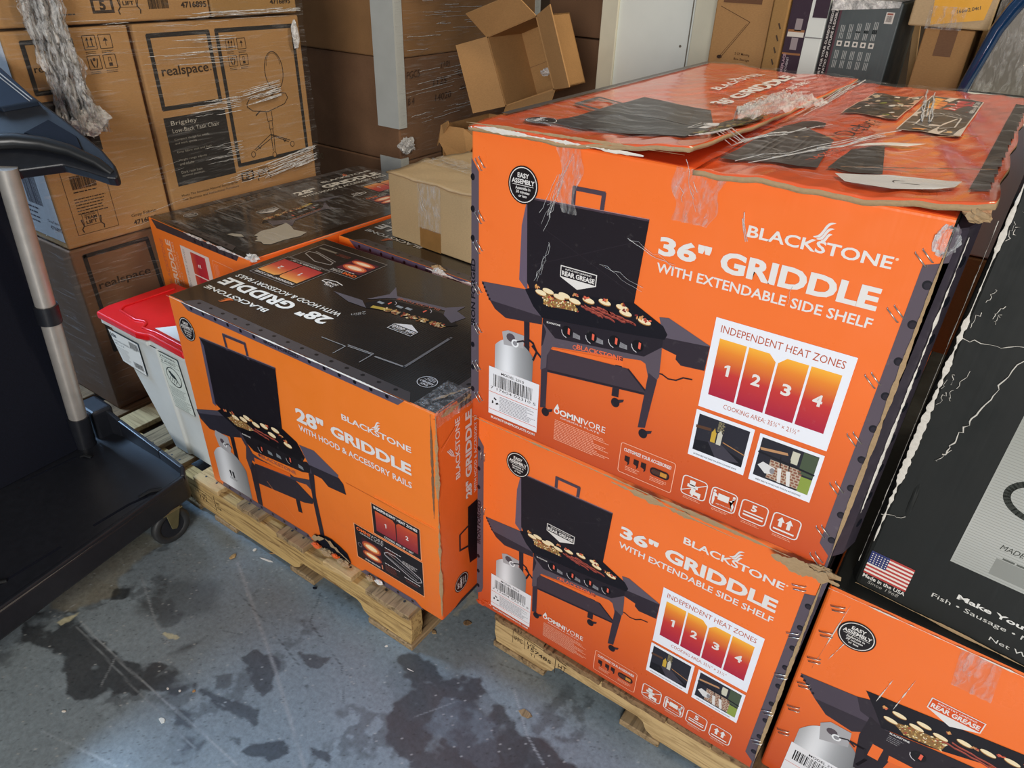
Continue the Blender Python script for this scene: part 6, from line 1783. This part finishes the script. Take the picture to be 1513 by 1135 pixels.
m = MB(); m.tube([(0, 0, 0), (.002, 0, .19), (.012, 0, .25), (.026, 0, .32), (.034, 0, .36), (.050, 0, .40), (.085, 0, .47)], [.012, .012, .013, .014, .015, .016, .017], 14); m.build('tube_body', M['blue'], bl)
gg = plainbox('wrapped_grey_carton', 'grey-brown plastic-wrapped carton right of the blue tube', 'box', -.118, .30, 2.18, 2.45, 1.12, 1.36, 'greybag')
sheet('clear_wrap', lambda s, t: (.40 * s, -.004 - .002 * wig(s * 9, t * 9), .24 * t), 20, 20, M['tape'], gg)
ws = plainbox('white_carton', 'white carton edge just behind the torn lid at right', 'box', -.13, .30, 2.12, 2.45, .902, 1.116, 'whitepaint')
plainbox('kraft_carton', 'dim brown base carton in the gap beside the black box', 'box', -.12, .30, 1.90, 2.06, 0, .80, 'kraft')
bx = plainbox('beige_carton', 'beige carton seen in the gap beside the black box', 'box', -.10, .30, 1.90, 2.06, .804, 1.10, 'whitepaint')  # white finish brightens it in place of light reaching the gap

# ------------------------------------------------------------------ litter on the floor
def chip(name, label, x, y, sx, sy, h, mat, seed, rz=0.0, cat='debris', group='scraps on the floor'):
    r = random.Random(seed); n = r.choice((6, 7, 8))
    pts = [(sx * math.cos(2 * PI * k / n) * r.uniform(.6, 1.1), sy * math.sin(2 * PI * k / n) * r.uniform(.6, 1.1), 0) for k in range(n)]
    m = MB(); m.prism(pts, (0, 0, h))
    o = m.build(name, M[mat], None, h * .25, 1)
    o.location = (x, y, 0); o.rotation_euler = (0, 0, rz)
    tag(o, label, cat, group)
chip('wood_chip', 'curled pale wood chip at the top end of the long white scratch', -1.323, .684, .007, .013, .005, 'woodpale', 1)
chip('wood_chip', 'tiny round pale chip beside the pallet rail, left of the splinters', -1.298, .733, .006, .006, .004, 'edgepale', 2)
chip('plastic_strip', 'thin translucent plastic strip lying near the pallet', -1.243, .728, .022, .0035, .002, 'edgepale', 3, .25)
chip('wood_splinter', 'orange splinter lying across the plastic strip', -1.252, .752, .011, .002, .002, 'kraft', 4, .5)
chip('dark_leaf', 'small black curled leaf below the pallet rail', -1.07, .737, .008, .004, .004, 'fabric', 5, .4)
chip('brown_chip', 'flat dark brown square chip between the two pallets', -.694, .881, .011, .009, .002, 'wooddark', 6, .6)
chip('wood_chip', 'round woody crumb below the brown square chip', -.742, .812, .008, .006, .003, 'woodgrey', 7)
chip('dry_leaf', 'ragged straw-coloured leaf scrap on the dark stain', -.449, .768, .020, .011, .002, 'woodgrey', 8, .2)
chip('paint_flake', 'rounded grey flake on the bluish floor at lower left', -1.054, .311, .009, .006, .002, 'whitepaint', 9)
chip('paint_flake', 'narrow pale flake nearest the lower left corner', -1.236, .204, .006, .003, .002, 'edgepale', 10, .5)
chip('paint_flake', 'white crumb left of the middle stains', -1.111, .360, .0035, .003, .002, 'edgepale', 11)
chip('paint_flake', 'white crumb just right of its twin by the middle stains', -1.085, .372, .0035, .003, .002, 'edgepale', 12)
chip('brown_crumb', 'small brown crumb between two stains', -1.06, .389, .004, .004, .003, 'kraft', 13)
chip('white_thread', 'short white thread on the stain beside the left pallet corner', -.720, .703, .012, .0012, .001, 'edgepale', 14, .15)
chip('paint_flake', 'white flake below the left pallet foot', -.805, .718, .005, .003, .002, 'edgepale', 15, .9)
